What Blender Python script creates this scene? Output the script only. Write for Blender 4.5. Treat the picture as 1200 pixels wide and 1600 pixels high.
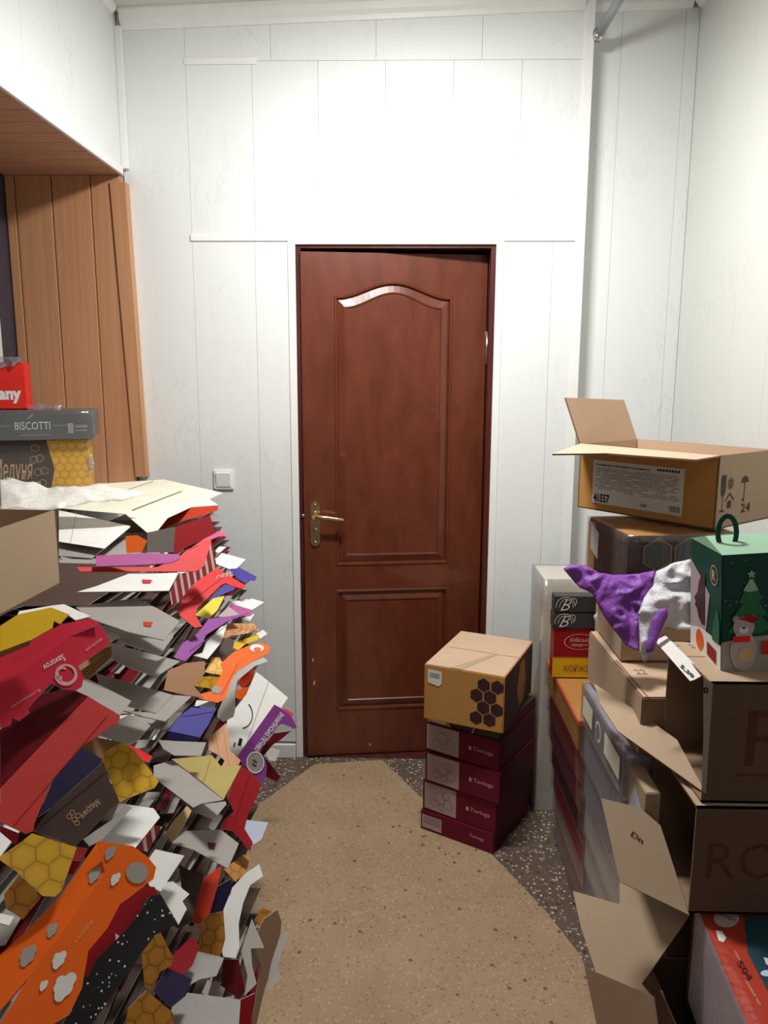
import bpy, bmesh, math, random
from mathutils import Vector as V, Matrix, noise
random.seed(7)
for o in list(bpy.data.objects): bpy.data.objects.remove(o)
SC = bpy.context.scene; COL = SC.collection
# ------------------------------------------------------------------ camera
F = 1200.0; PITCH, ROLL, YAW = [math.radians(a) for a in (10.0, .2, -1.25)]; CAMZ = 1.58
cy, sy, cp, sp, cr, sr = math.cos(YAW), math.sin(YAW), math.cos(PITCH), math.sin(PITCH), math.cos(ROLL), math.sin(ROLL)
FW = V((sy*cp, cy*cp, -sp)); RT0 = V((cy, -sy, 0)); UP0 = RT0.cross(FW)
RT = RT0*cr + UP0*sr; UP = UP0*cr - RT0*sr
C0 = V((0, 0, CAMZ))
cam = bpy.data.cameras.new('camera'); camo = bpy.data.objects.new('camera', cam); COL.objects.link(camo)
m = Matrix((RT, UP, -FW)).transposed().to_4x4(); m.translation = C0; camo.matrix_world = m
cam.sensor_fit = 'VERTICAL'; cam.sensor_height = 36; cam.lens = F/1600*36; cam.clip_start = .02
SC.camera = camo
# ------------------------------------------------------------------ light and exposure
w = bpy.data.worlds.new('room_air'); SC.world = w; w.use_nodes = True
w.node_tree.nodes['Background'].inputs[0].default_value = (.75, .85, 1, 1)
w.node_tree.nodes['Background'].inputs[1].default_value = .02
SC.view_settings.view_transform = 'Standard'; SC.view_settings.look = 'None'
SC.view_settings.gamma = 1; SC.view_settings.use_curve_mapping = False
SC.view_settings.exposure = 0.0
def area(name, loc, sx, sy_, power, col, rot=(0, 0, 0)):
    l = bpy.data.lights.new(name, 'AREA'); l.shape = 'RECTANGLE'; l.size = sx; l.size_y = sy_; l.energy = power; l.color = col
    o = bpy.data.objects.new(name, l); COL.objects.link(o); o.location = loc; o.rotation_euler = rot
    return o
area('ceiling_lamp_light', (.03, 1.95, 2.70), .34, .15, 40, (1, .985, .96), (math.radians(14), 0, 0))
area('rear_fill_light', (-.1, -.9, 2.75), .34, .15, 4.5, (1, .95, .88))  # added fill to brighten camera-facing sides, not a lamp of the room
# ------------------------------------------------------------------ projection helpers: a sight line meets a real plane
def ray(x, y): return RT*((x-600)/F) + UP*((800-y)/F) + FW
def oy(x, y, Y): r = ray(x, y); return C0 + r*(Y/r.y)
def oz(x, y, Z): r = ray(x, y); return C0 + r*((Z-CAMZ)/r.z)
def ox(x, y, X): r = ray(x, y); return C0 + r*(X/r.x)
def opl(x, y, P, n): r = ray(x, y); return C0 + r*((P-C0).dot(n)/r.dot(n))
# ------------------------------------------------------------------ materials
def s2l(c):
    c = c/255; return c/12.92 if c <= .04045 else ((c+.055)/1.055)**2.4
def rgb(r, g, b): return (s2l(r), s2l(g), s2l(b), 1)
MATS = {}
class NT:
    def __init__(s, name, rough=.6, spec=.4):
        s.m = bpy.data.materials.new(name); s.m.use_nodes = True; s.t = s.m.node_tree
        s.b = s.t.nodes['Principled BSDF']; s.b.inputs['Roughness'].default_value = rough
        s.b.inputs['Specular IOR Level'].default_value = spec
    def n(s, typ, **kw):
        nd = s.t.nodes.new(typ)
        for k, v in kw.items():
            if k.startswith('i_'): nd.inputs[int(k[2:]) if k[2:].isdigit() else k[2:].replace('_', ' ')].default_value = v
            else: setattr(nd, k, v)
        return nd
    def l(s, a, b): s.t.links.new(a, b)
    def coord(s, kind='Object', scale=(1, 1, 1), rot=(0, 0, 0)):
        c = s.n('ShaderNodeTexCoord'); mp = s.n('ShaderNodeMapping')
        mp.inputs['Scale'].default_value = scale; mp.inputs['Rotation'].default_value = rot
        s.l(c.outputs[kind], mp.inputs[0]); return mp.outputs[0]
    def ramp(s, src, stops):
        r = s.n('ShaderNodeValToRGB'); e = r.color_ramp.elements
        while len(e) < len(stops): e.new(.5)
        for el, (p, c) in zip(e, stops): el.position = p; el.color = c
        s.l(src, r.inputs[0]); return r.outputs[0]
    def mix(s, fac, a, b, mode='MIX'):
        x = s.n('ShaderNodeMix', data_type='RGBA', blend_type=mode)
        for i, v in ((0, fac), (6, a), (7, b)):
            if hasattr(v, 'is_output'): s.l(v, x.inputs[i])
            else: x.inputs[i].default_value = v
        return x.outputs[2]
    def col(s, v):
        if hasattr(v, 'is_output'): s.l(v, s.b.inputs['Base Color'])
        else: s.b.inputs['Base Color'].default_value = v
    def bump(s, h, st=.2, d=.002):
        b = s.n('ShaderNodeBump'); b.inputs['Strength'].default_value = st; b.inputs['Distance'].default_value = d
        s.l(h, b.inputs['Height']); s.l(b.outputs[0], s.b.inputs['Normal'])
    def noise(s, co, sc, det=3, dist=0, rough=.5):
        x = s.n('ShaderNodeTexNoise'); x.inputs['Scale'].default_value = sc; x.inputs['Detail'].default_value = det
        x.inputs['Distortion'].default_value = dist; x.inputs['Roughness'].default_value = rough
        s.l(co, x.inputs['Vector']); return x.outputs['Fac']
    def math(s, op, a, b=0.0, c=None):
        x = s.n('ShaderNodeMath', operation=op)
        for i, v in enumerate((a, b) + ((c,) if c is not None else ())):
            if hasattr(v, 'is_output'): s.l(v, x.inputs[i])
            else: x.inputs[i].default_value = v
        return x.outputs[0]
def plain(name, c, rough=.55, spec=.4, metal=0, var=.08, sc=14):
    if name in MATS: return MATS[name]
    t = NT(name, rough, spec); co = t.coord('Object'); n = t.noise(co, sc, 3)
    d = tuple(max(0, x*(1-var)) for x in c[:3]) + (1,); u = tuple(min(1, x*(1+var)) for x in c[:3]) + (1,)
    t.col(t.ramp(n, [(.3, d), (.7, u)])); t.b.inputs['Metallic'].default_value = metal
    MATS[name] = t.m; return t.m
def kraft(name, c):
    t = NT(name, .8, .2); co = t.coord('Object'); a = t.noise(co, 3, 4); fib = t.noise(t.coord('Object', (60, 60, 400)), 3, 2)
    base = t.ramp(a, [(.3, tuple(x*.88 for x in c[:3])+(1,)), (.7, c)])
    t.col(t.mix(.12, base, t.ramp(fib, [(.3, tuple(x*.6 for x in c[:3])+(1,)), (.7, c)])))
    t.bump(fib, .1, .001); MATS[name] = t.m; return t.m
def hexes(name, cell, line, size, lw=.05, hatch=False):
    t = NT(name, .45, .4); co = t.coord('UV', (1/size, 1/size, 1))
    R = (1, 1.7320508, 1); H = (.5, .8660254, 0)
    def wrapped(src):
        wv = t.n('ShaderNodeVectorMath', operation='WRAP'); t.l(src, wv.inputs[0]); wv.inputs[1].default_value = (1, 1.7320508, 1); wv.inputs[2].default_value = (0, 0, 0)
        sb = t.n('ShaderNodeVectorMath', operation='SUBTRACT'); t.l(wv.outputs[0], sb.inputs[0]); sb.inputs[1].default_value = H
        sx = t.n('ShaderNodeSeparateXYZ'); t.l(sb.outputs[0], sx.inputs[0])
        ax = t.math('ABSOLUTE', sx.outputs[0]); ay = t.math('ABSOLUTE', sx.outputs[1])
        return t.math('MAXIMUM', ax, t.math('ADD', t.math('MULTIPLY', ax, .5), t.math('MULTIPLY', ay, .8660254)))
    sh = t.n('ShaderNodeVectorMath', operation='ADD'); t.l(co, sh.inputs[0]); sh.inputs[1].default_value = H
    d = t.math('MINIMUM', wrapped(co), wrapped(sh.outputs[0]))
    edge = t.math('GREATER_THAN', d, .5-lw)
    soft = t.ramp(d, [(.25, cell), (.5, tuple(x*.82 for x in cell[:3])+(1,))])
    t.col(t.mix(edge, soft, line)); MATS[name] = t.m; return t.m
def stripes(name, a, b, size, ang=0, width=.5):
    t = NT(name, .45, .4); co = t.coord('UV', (1/size, 1/size, 1), (0, 0, ang)); sx = t.n('ShaderNodeSeparateXYZ'); t.l(co, sx.inputs[0])
    f = t.math('GREATER_THAN', t.math('FRACT', sx.outputs[0]), width); t.col(t.mix(f, a, b)); MATS[name] = t.m; return t.m
def specks(name, base, dot, size, thr=.12):
    t = NT(name, .45, .4); v = t.n('ShaderNodeTexVoronoi'); v.inputs['Scale'].default_value = 1/size; t.l(t.coord('UV'), v.inputs['Vector'])
    t.col(t.mix(t.math('LESS_THAN', v.outputs['Distance'], thr), base, dot)); MATS[name] = t.m; return t.m
def marble(name, base, vein, rough=.35):
    t = NT(name, rough, .35); co = t.coord('Object', (1, 1, 1), (0, .42, .3))
    wv = t.noise(t.coord('Object', (7, 7, 2.0), (0, .42, 0)), 2.3, 6, .6, .62)
    v1 = t.ramp(wv, [(.462, (0, 0, 0, 1)), (.492, (1, 1, 1, 1)), (.505, (0, 0, 0, 1))])
    m2 = t.noise(co, 3.1, 2); amt = t.math('MULTIPLY', v1, t.ramp(m2, [(.45, (0, 0, 0, 1)), (.7, (1, 1, 1, 1))]))
    t.col(t.mix(t.math('MULTIPLY', amt, .55), base, vein)); MATS[name] = t.m; return t.m
def wood(name, a, b, sc=(30, 30, 1.6), rough=.5, amp=1, coat=0):
    t = NT(name, rough, .4); n = t.noise(t.coord('Object', sc), 1.6, 5, .4); t.col(t.ramp(n, [(.3, a), (.7, b)]))
    if coat: t.b.inputs['Coat Weight'].default_value = coat; t.b.inputs['Coat Roughness'].default_value = .06
    MATS[name] = t.m; return t.m
def terrazzo(name, base, chips, size, dark, dens=.5):
    t = NT(name, .55, .3); co = t.coord('Object'); v = t.n('ShaderNodeTexVoronoi'); v.inputs['Scale'].default_value = 1/size; t.l(co, v.inputs['Vector'])
    sc = t.n('ShaderNodeSeparateColor'); t.l(v.outputs['Color'], sc.inputs[0])
    big = t.noise(co, 5, 4); b0 = t.ramp(big, [(.3, tuple(x*.82 for x in base[:3])+(1,)), (.7, base)])
    isc = t.math('MULTIPLY', t.math('LESS_THAN', sc.outputs[0], dens), t.math('LESS_THAN', v.outputs['Distance'], .42))
    x = t.mix(isc, b0, t.ramp(sc.outputs[1], chips))
    v2 = t.n('ShaderNodeTexVoronoi'); v2.inputs['Scale'].default_value = 22; t.l(co, v2.inputs['Vector'])
    s2 = t.n('ShaderNodeSeparateColor'); t.l(v2.outputs['Color'], s2.inputs[0])
    spot = t.math('MULTIPLY', t.math('LESS_THAN', v2.outputs['Distance'], .13), t.math('LESS_THAN', s2.outputs[2], .25))
    t.col(t.mix(t.math('MULTIPLY', spot, .7), x, dark)); MATS[name] = t.m; return t.m
def film(name, tint, gl=.12, bumpy=40, alpha=.1):
    t = NT(name); nt = t.t; nt.nodes.remove(t.b); out = [n for n in nt.nodes if n.type == 'OUTPUT_MATERIAL'][0]
    tr = t.n('ShaderNodeBsdfTransparent'); tr.inputs[0].default_value = tint
    g = t.n('ShaderNodeBsdfGlossy'); g.inputs['Roughness'].default_value = .18; g.inputs['Color'].default_value = (.9, .9, .92, 1)
    d = t.n('ShaderNodeBsdfDiffuse'); d.inputs[0].default_value = (.75, .75, .78, 1)
    n = t.noise(t.coord('Object', (1, 1.0, .5)), bumpy, 3, 1.5); b = t.n('ShaderNodeBump'); b.inputs['Strength'].default_value = .35; b.inputs['Distance'].default_value = .008
    t.l(n, b.inputs['Height']); t.l(b.outputs[0], g.inputs['Normal'])
    m1 = t.n('ShaderNodeMixShader'); m1.inputs[0].default_value = alpha; t.l(tr.outputs[0], m1.inputs[1]); t.l(d.outputs[0], m1.inputs[2])
    m2 = t.n('ShaderNodeMixShader'); lw = t.n('ShaderNodeLayerWeight'); lw.inputs[0].default_value = .35; t.l(b.outputs[0], lw.inputs[1])
    f = t.math('ADD', t.math('MULTIPLY', lw.outputs[0], .25), gl); t.l(f, m2.inputs[0]); t.l(m1.outputs[0], m2.inputs[1]); t.l(g.outputs[0], m2.inputs[2])
    t.l(m2.outputs[0], out.inputs[0]); MATS[name] = t.m; return t.m
def bag(name, c, tr):
    t = NT(name, .45, .35); co = t.coord('Object'); n = t.noise(co, 34, 4, 2.2); t.bump(t.math('ABSOLUTE', t.math('SUBTRACT', n, .5)), .4, .010)
    t.col(t.ramp(n, [(.3, tuple(x*.8 for x in c[:3])+(1,)), (.7, c)])); t.b.inputs['Subsurface Weight'].default_value = 0
    t.b.inputs['Alpha'].default_value = tr; MATS[name] = t.m; return t.m
kraft('kraft', rgb(188, 163, 136)); kraft('kraft_light', rgb(210, 180, 153)); kraft('kraft_dark', rgb(150, 121, 99)); kraft('kraft_shadow', rgb(102, 80, 68)); kraft('carton_ink', rgb(96, 52, 48))  # kraft_shadow: kraft with shade put into its colour; also draws lid seams
kraft('golden_kraft', rgb(208, 152, 84)); kraft('golden_deep', rgb(186, 130, 60))
marble('pvc_marble', (.80, .82, .81, 1), (.64, .66, .65, 1)); marble('pvc_marble_right', (.74, .75, .71, 1), (.62, .62, .58, 1))
plain('pvc_white', (.86, .87, .85, 1), .4, .4, var=.02); plain('ceiling_white', (.70, .68, .63, 1), .5, .3, var=.03)
wood('pvc_wood', rgb(186, 134, 96), rgb(202, 150, 110), (40, 40, 1.2)); wood('pvc_wood_dark', rgb(178, 132, 106), rgb(196, 148, 118), (1.2, 40, 40))
t = NT('door_brown', .33, .5); n = t.noise(t.coord('Object', (9, 9, 3)), 2, 5, .5)
t.col(t.ramp(n, [(.3, rgb(92, 42, 25)), (.7, rgb(110, 53, 33))])); t.b.inputs['Coat Weight'].default_value = .35; t.b.inputs['Coat Roughness'].default_value = .05
MATS['door_brown'] = t.m
wood('frame_brown', rgb(70, 30, 26), rgb(92, 42, 34), (20, 20, 2), .35)
plain('brass', (.72, .52, .30, 1), .25, .5, 1, .05); plain('black_void', (.004, .004, .005, 1), .9, .1)
plain('dark_glass', (.01, .012, .02, 1), .08, .6); plain('window_frame', rgb(64, 62, 74), .4)
plain('steel', (.6, .6, .58, 1), .3, .5, 1, .05); plain('grey_paint', rgb(150, 155, 158), .35, .5)
terrazzo('terrazzo_beige', rgb(178, 150, 118), [(0, rgb(148, 120, 90)), (.5, rgb(192, 170, 142)), (1, rgb(122, 100, 76))], .008, rgb(70, 50, 36), .55)
terrazzo('terrazzo_dark', rgb(104, 90, 78), [(0, rgb(215, 200, 182)), (.35, rgb(150, 125, 105)), (.6, rgb(58, 46, 42)), (1, rgb(196, 176, 156))], .011, rgb(30, 24, 22), .62)
for nm, c in dict(card_white=(228, 226, 222), card_grey=(160, 155, 149), card_cream=(236, 232, 212), edge_white=(214, 208, 200), red=(214, 40, 36), pink_red=(206, 44, 66), coral=(205, 70, 66), maroon=(104, 22, 32),
        blue=(72, 66, 150), navy=(38, 32, 62), yellow=(226, 206, 60), golden=(222, 178, 34), purple=(142, 70, 150), mauve=(176, 92, 148), pink=(238, 84, 130), orange=(240, 104, 30), orange_deep=(190, 52, 22),
        brown_dark=(78, 62, 56), brown=(150, 104, 66), olive=(172, 156, 92), black=(30, 24, 26), white=(240, 240, 238), lightblue=(200, 208, 228), crimson=(150, 26, 34), rosewood=(112, 26, 50), wine=(78, 14, 34),
        slate=(98, 100, 100), slate_dark=(66, 64, 64), green=(26, 70, 56), green_light=(48, 106, 72), green_pale=(150, 186, 160), tan=(206, 176, 126), lilac=(178, 168, 180), signred=(222, 50, 42), ink=(34, 24, 26), ink_red=(96, 40, 40), gold_ink=(212, 170, 130), rose_ink=(222, 170, 176), pale_mauve=(186, 166, 166), grey_ink=(120, 116, 114), yolk=(226, 160, 40), plum=(70, 44, 50), ink_faint=(150, 130, 110), sea=(40, 70, 84)).items():
    plain(nm, rgb(*c), .5, .16, var=.05)
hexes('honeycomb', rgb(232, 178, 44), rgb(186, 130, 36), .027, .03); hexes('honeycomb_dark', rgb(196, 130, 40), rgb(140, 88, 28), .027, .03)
hexes('hex_print', rgb(64, 38, 40), rgb(188, 152, 110), .052, .03); hexes('hex_grey', rgb(98, 88, 76), rgb(160, 146, 120), .075, .03)
stripes('striped_red', rgb(140, 34, 40), rgb(206, 176, 172), .016, 0, .62); specks('starry_black', rgb(24, 20, 24), rgb(220, 214, 210), .008, .17)
wood('bread_print', rgb(140, 84, 48), rgb(214, 160, 100), (60, 60, 60)); stripes('wood_print', rgb(196, 140, 94), rgb(160, 104, 66), .02, .3, .93)
film('clear_film', (.98, .98, .98, 1), .05, 28, .03); film('milky_film', (.9, .9, .92, 1), .16, 26, .14); film('red_film', (.95, .85, .85, 1), .08, 30, .04)
bag('purple_bag', rgb(150, 84, 186), .93); bag('white_bag', rgb(232, 230, 236), 1); bag('white_wrap', rgb(244, 242, 232), 1)
def M_(n): return MATS[n]
# ------------------------------------------------------------------ object helpers
def link(name, me, parent=None):
    o = bpy.data.objects.new(name, me); COL.objects.link(o)
    if parent: o.parent = parent
    return o
def tag(o, label=None, cat=None, group=None, kind=None):
    for k, v in (('label', label), ('category', cat), ('group', group), ('kind', kind)):
        if v: o[k] = v
    return o
def mesh(name, vs, fs, mats, parent=None, mi=None, uvs=None, smooth=False):
    me = bpy.data.meshes.new(name); me.from_pydata([tuple(v) for v in vs], [], fs)
    for x in (mats if isinstance(mats, (list, tuple)) else [mats]): me.materials.append(M_(x) if isinstance(x, str) else x)
    if mi:
        for p, i in zip(me.polygons, mi): p.material_index = i
    if uvs:
        ul = me.uv_layers.new(name='UVMap')
        for p in me.polygons:
            for li in p.loop_indices: ul.data[li].uv = uvs[me.loops[li].vertex_index]
    if smooth:
        for p in me.polygons: p.use_smooth = True
    me.update(); return link(name, me, parent)
def empty(name, loc, parent=None):
    o = bpy.data.objects.new(name, None); COL.objects.link(o); o.location = loc; o.empty_display_size = .05
    if parent: o.parent = parent
    return o
BF = [(0, 1, 2, 3), (7, 6, 5, 4), (0, 4, 5, 1), (1, 5, 6, 2), (2, 6, 7, 3), (3, 7, 4, 0)]
def slab(name, lo, hi, mats, parent=None, bevel=0):
    """axis-aligned box, optionally bevelled"""
    x0, y0, z0 = lo; x1, y1, z1 = hi
    bm = bmesh.new(); vs = [bm.verts.new(p) for p in ((x0, y0, z0), (x0, y1, z0), (x1, y1, z0), (x1, y0, z0), (x0, y0, z1), (x0, y1, z1), (x1, y1, z1), (x1, y0, z1))]
    for f in BF: bm.faces.new([vs[i] for i in f])
    bmesh.ops.recalc_face_normals(bm, faces=bm.faces)
    if bevel: bmesh.ops.bevel(bm, geom=list(bm.edges), offset=bevel, segments=2, affect='EDGES', profile=.6)
    me = bpy.data.meshes.new(name); bm.to_mesh(me); bm.free()
    for x in (mats if isinstance(mats, (list, tuple)) else [mats]): me.materials.append(M_(x))
    return link(name, me, parent)
def extr(name, pts, n, t, mats, parent=None, mi=(0, 1, 1), faces_uv=None):
    """polygon of 3-D points extruded by -n*t; front, back and edge materials; UV in metres on the plane"""
    n = n.normalized(); k = len(pts); vs = list(pts) + [p-n*t for p in pts]
    nn = V((0, 0, 0))
    for i in range(k): nn += pts[i].cross(pts[(i+1) % k])
    idx = list(range(k))
    if nn.dot(n) < 0: idx.reverse()
    fs = [tuple(idx), tuple(i+k for i in reversed(idx))] + [(idx[i], idx[i]+k, idx[(i+1) % k]+k, idx[(i+1) % k]) for i in range(k)]
    u = n.cross(V((0, 0, 1))); u = u.normalized() if u.length > .05 else V((1, 0, 0)); v = n.cross(u)
    uv = [(p.dot(u), p.dot(v)) for p in vs]
    return vs, fs, [mi[0], mi[1]] + [mi[2]]*k, uv
_tc = {}
def tmesh(body, bold=0, shear=0):
    key = (body, bold, shear)
    if key in _tc: return _tc[key]
    cu = bpy.data.curves.new('t', 'FONT'); cu.body = body; cu.size = 1; cu.resolution_u = 2; cu.offset = bold; cu.shear = shear; cu.fill_mode = 'FRONT'
    o = bpy.data.objects.new('t', cu); COL.objects.link(o); bpy.context.view_layer.update()
    me = bpy.data.meshes.new_from_object(o.evaluated_get(bpy.context.evaluated_depsgraph_get()))
    vs = [(v.co.x, v.co.y) for v in me.vertices]; fs = [tuple(p.vertices) for p in me.polygons]
    bpy.data.objects.remove(o); bpy.data.meshes.remove(me)
    x0 = min(v[0] for v in vs); x1 = max(v[0] for v in vs); y0 = min(v[1] for v in vs); y1 = max(v[1] for v in vs)
    r = ([((x-x0)/(x1-x0), (y-y0)/(y1-y0)) for x, y in vs], fs); _tc[key] = r; return r
def text_on(fn, body, mat, parent, name='lettering', bold=.01, shear=0):
    vs, fs = tmesh(body, bold, shear); return mesh(name, [fn(u, v) for u, v in vs], fs, mat, parent)
def circ(cx, cy_, rx, ry, n=20, a0=0): return [(cx+rx*math.cos(a0+2*math.pi*i/n), cy_+ry*math.sin(a0+2*math.pi*i/n)) for i in range(n)]
def ring(fn, cx, cy_, rx, ry, wd, mat, parent, name='printed_ring', n=24, a0=0, a1=2*math.pi, taper=None):
    vs = []; fs = []
    for i in range(n+1):
        a = a0+(a1-a0)*i/n; k = wd if taper is None else wd*taper(i/n)
        vs += [fn(cx+rx*math.cos(a), cy_+ry*math.sin(a)), fn(cx+(rx-k)*math.cos(a), cy_+(ry-k*ry/rx)*math.sin(a))]
    for i in range(n): fs.append((2*i, 2*i+2, 2*i+3, 2*i+1))
    return mesh(name, vs, fs, mat, parent)
def poly_on(fn, pts, mat, parent, name='print', mats=None):
    return mesh(name, [fn(*p) for p in pts], [tuple(range(len(pts)))], mat, parent)
def polys_on(fn, plist, mat, parent, name='print'):
    vs = []; fs = []
    for pl in plist: fs.append(tuple(range(len(vs), len(vs)+len(pl)))); vs += [fn(*p) for p in pl]
    o = mesh(name, vs, fs, mat, parent)
    if len(plist) > 3 or name in ('barcode', 'label_print', 'handling_mark', 'paint_chip'): o['kind'] = 'stuff'
    return o
# ------------------------------------------------------------------ boxes
class Box:
    """rectangular box: a = bottom corner, ux = front direction, uy = depth direction, sizes w d h"""
    def __init__(s, a, ux, uy, w, d, h): s.a = a; s.ux = ux.normalized(); s.uy = uy.normalized(); s.w = w; s.d = d; s.h = h; s.uz = V((0, 0, 1))
    def p(s, x, y, z): return s.a + s.ux*x + s.uy*y + s.uz*z
    def front(s, e=.0008): return lambda u, v: s.p(u, -e, v)
    def right(s, e=.0008): return lambda u, v: s.p(s.w+e, u, v)
    def left(s, e=.0008): return lambda u, v: s.p(-e, s.d-u, v)
    def top(s, e=.0008): return lambda u, v: s.p(u, v, s.h+e)
    def build(s, name, fm, label, cat='box', group=None, bevel=.003, parent=None):
        """fm: materials for front,right,back,left,top,bottom"""
        P = [s.p(x, y, z) for z in (0, s.h) for x, y in ((0, 0), (s.w, 0), (s.w, s.d), (0, s.d))]
        c = sum(P, V())/8; base = V((c.x, c.y, P[0].z))
        root = empty(name, base); tag(root, label, cat, group)
        s.base = base; names = list(dict.fromkeys(fm))
        bm = bmesh.new(); vs = [bm.verts.new(q-base) for q in P]; uvl = bm.loops.layers.uv.new('UVMap')
        for k, f in enumerate([(0, 1, 5, 4), (1, 2, 6, 5), (2, 3, 7, 6), (3, 0, 4, 7), (4, 5, 6, 7), (3, 2, 1, 0)]):
            fc = bm.faces.new([vs[i] for i in f]); fc.material_index = names.index(fm[k])
            W = (s.w, s.d, s.w, s.d, s.w, s.w)[k]; Hh = (s.h, s.h, s.h, s.h, s.d, s.d)[k]
            for lp, q in zip(fc.loops, ((0, 0), (W, 0), (W, Hh), (0, Hh))): lp[uvl].uv = q
        bmesh.ops.recalc_face_normals(bm, faces=bm.faces)
        if bevel: bmesh.ops.bevel(bm, geom=list(bm.edges), offset=bevel, segments=2, affect='EDGES')
        me = bpy.data.meshes.new('carton_body'); bm.to_mesh(me); bm.free()
        for x in names: me.materials.append(M_(x))
        o = link('carton_body', me, root); s.root = root; s.body = o
        o0 = s.a; s.a = s.a - base       # decals are written in the root's own frame
        return root
def wrap_film(b, parent, mat='clear_film', g=.004, name='plastic_wrap', sub=7, amp=.003):
    bm = bmesh.new(); P = [b.p(x, y, z) for z in (.001, b.h+.0004) for x, y in ((-g, -g), (b.w+g, -g), (b.w+g, b.d+g), (-g, b.d+g))]
    vs = [bm.verts.new(q) for q in P]
    for f in [(0, 1, 5, 4), (1, 2, 6, 5), (2, 3, 7, 6), (3, 0, 4, 7), (4, 5, 6, 7)]: bm.faces.new([vs[i] for i in f])
    bmesh.ops.subdivide_edges(bm, edges=list(bm.edges), cuts=sub, use_grid_fill=True)
    c = sum(P, V())/8
    for v in bm.verts:
        k = abs(noise.noise(v.co*14+V((3, 1, 2)))*amp); dd = v.co-c; dd.z = 0; v.co += dd.normalized()*k
    me = bpy.data.meshes.new(name); bm.to_mesh(me); bm.free(); me.materials.append(M_(mat))
    for p in me.polygons: p.use_smooth = True
    return link(name, me, parent)
def panel_part(name, pts, n, mat, parent, t=.004, edge='kraft_dark', base=None, back=None):
    vs, fs, mi, uv = extr(name, pts, n, t, None, mi=(0, 2, 1))
    if base is not None: vs = [v-base for v in vs]
    return mesh(name, vs, fs, [mat, edge, back or mat], parent, mi, uv)
# ================================================================== THE ROOM
XL, XR, YB, YN, YR = -1.035, 1.08, 3.0, 3.10, -2.2
def ceilz(x): return 2.862 + (x+1.03)*.034
def struct(o): o['kind'] = 'structure'; return o
DX0, DX1, DZ = -.402, .350, 2.066
fl = struct(slab('floor', (-1.6, YR, -.08), (XR+.1, 3.6, 0), 'terrazzo_dark'))
inl = [oz(*p, .0008) for p in ((300, 1318), (388, 1268), (492, 1194), (597, 1187), (655, 1243), (756, 1322), (850, 1420), (905, 1490), (932, 1545), (940, 1640))]
inl = [V((-.95, .9, .0008)), V((-.75, 2.2, .0008))] + inl + [V((.42, .6, .0008)), V((.1, -.2, .0008)), V((-.5, -.2, .0008))]
inl = [V((p.x, p.y, .0008)) for p in inl]
mesh('floor_inlay', inl, [tuple(range(len(inl)))], 'terrazzo_beige', fl)
# back wall: backing with the doorway left open
def multi(name, boxes, mat, parent=None):
    vs = []; fs = []
    for (x0, y0, z0, x1, y1, z1) in boxes:
        k = len(vs); vs += [(x0, y0, z0), (x0, y1, z0), (x1, y1, z0), (x1, y0, z0), (x0, y0, z1), (x0, y1, z1), (x1, y1, z1), (x1, y0, z1)]
        fs += [tuple(i+k for i in f) for f in [(3, 2, 1, 0), (4, 5, 6, 7), (0, 1, 5, 4), (1, 2, 6, 5), (2, 3, 7, 6), (3, 0, 4, 7)]]
    return mesh(name, vs, fs, mat, parent)
wb = struct(multi('wall_back', [(-1.7, YB+.009, 0, DX0-.012, 3.5, 2.9), (DX1+.012, YB+.009, 0, .66, 3.5, 3.0), (DX0-.012, YB+.009, DZ+.012, DX1+.012, 3.5, 3.0),
    (.66, YN+.009, 0, XR+.2, 3.5, 3.0)], 'pvc_white'))
G = .0004
def vpanels(x0, x1, z0, z1, edges, y, parent, mat='pvc_marble'):
    xs = [x0]+[e for e in edges if x0 < e < x1]+[x1]
    for a, b in zip(xs, xs[1:]): slab('panel', (a+G, y, z0+G), (b-G, y+.009, z1-G), mat, parent, .001)
ED = [-.79, -.555, -.31, -.065, .18, .425]
vpanels(XL, -.79, .07, 2.862, ED, YB, wb)
vpanels(-.79, DX0-.012, .07, 2.088, ED, YB, wb)
vpanels(DX1+.012, .655, .07, 2.088, [.56], YB, wb)
vpanels(-.79, .655, 2.088, 2.70, [-.55, -.31, -.065, .18, .425], YB, wb)
vpanels(-.79, .655, 2.70, 2.865, [-.48, -.1, .28], YB, wb)
vpanels(.662, XR, 0, 2.91, [.80, 1.03], YN, wb)
def trim(n, lo, hi, mat='pvc_white', bev=.003): return struct(slab('trim_%d' % n, lo, hi, mat, None, bev))
trim(1, (-.795, YB-.006, 2.078), (DX0-.028, YB, 2.103)); trim(2, (DX1+.028, YB-.006, 2.078), (.640, YB, 2.103))
trim(3, (-.795, YB-.004, 2.688), (-.53, YB, 2.712))
trim(4, (DX0-.028, YB-.007, .0), (DX0, YB+.03, DZ+.002)); trim(5, (DX1, YB-.007, .0), (DX1+.028, YB+.03, DZ+.002))
trim(6, (DX0-.028, YB-.007, DZ), (DX1+.028, YB+.03, DZ+.030))
trim(7, (.640, YB-.008, 0), (.676, YN, 2.915)); trim(8, (XL, YB-.024, 2.33), (XL+.024, YB-.001, 2.81))
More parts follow.
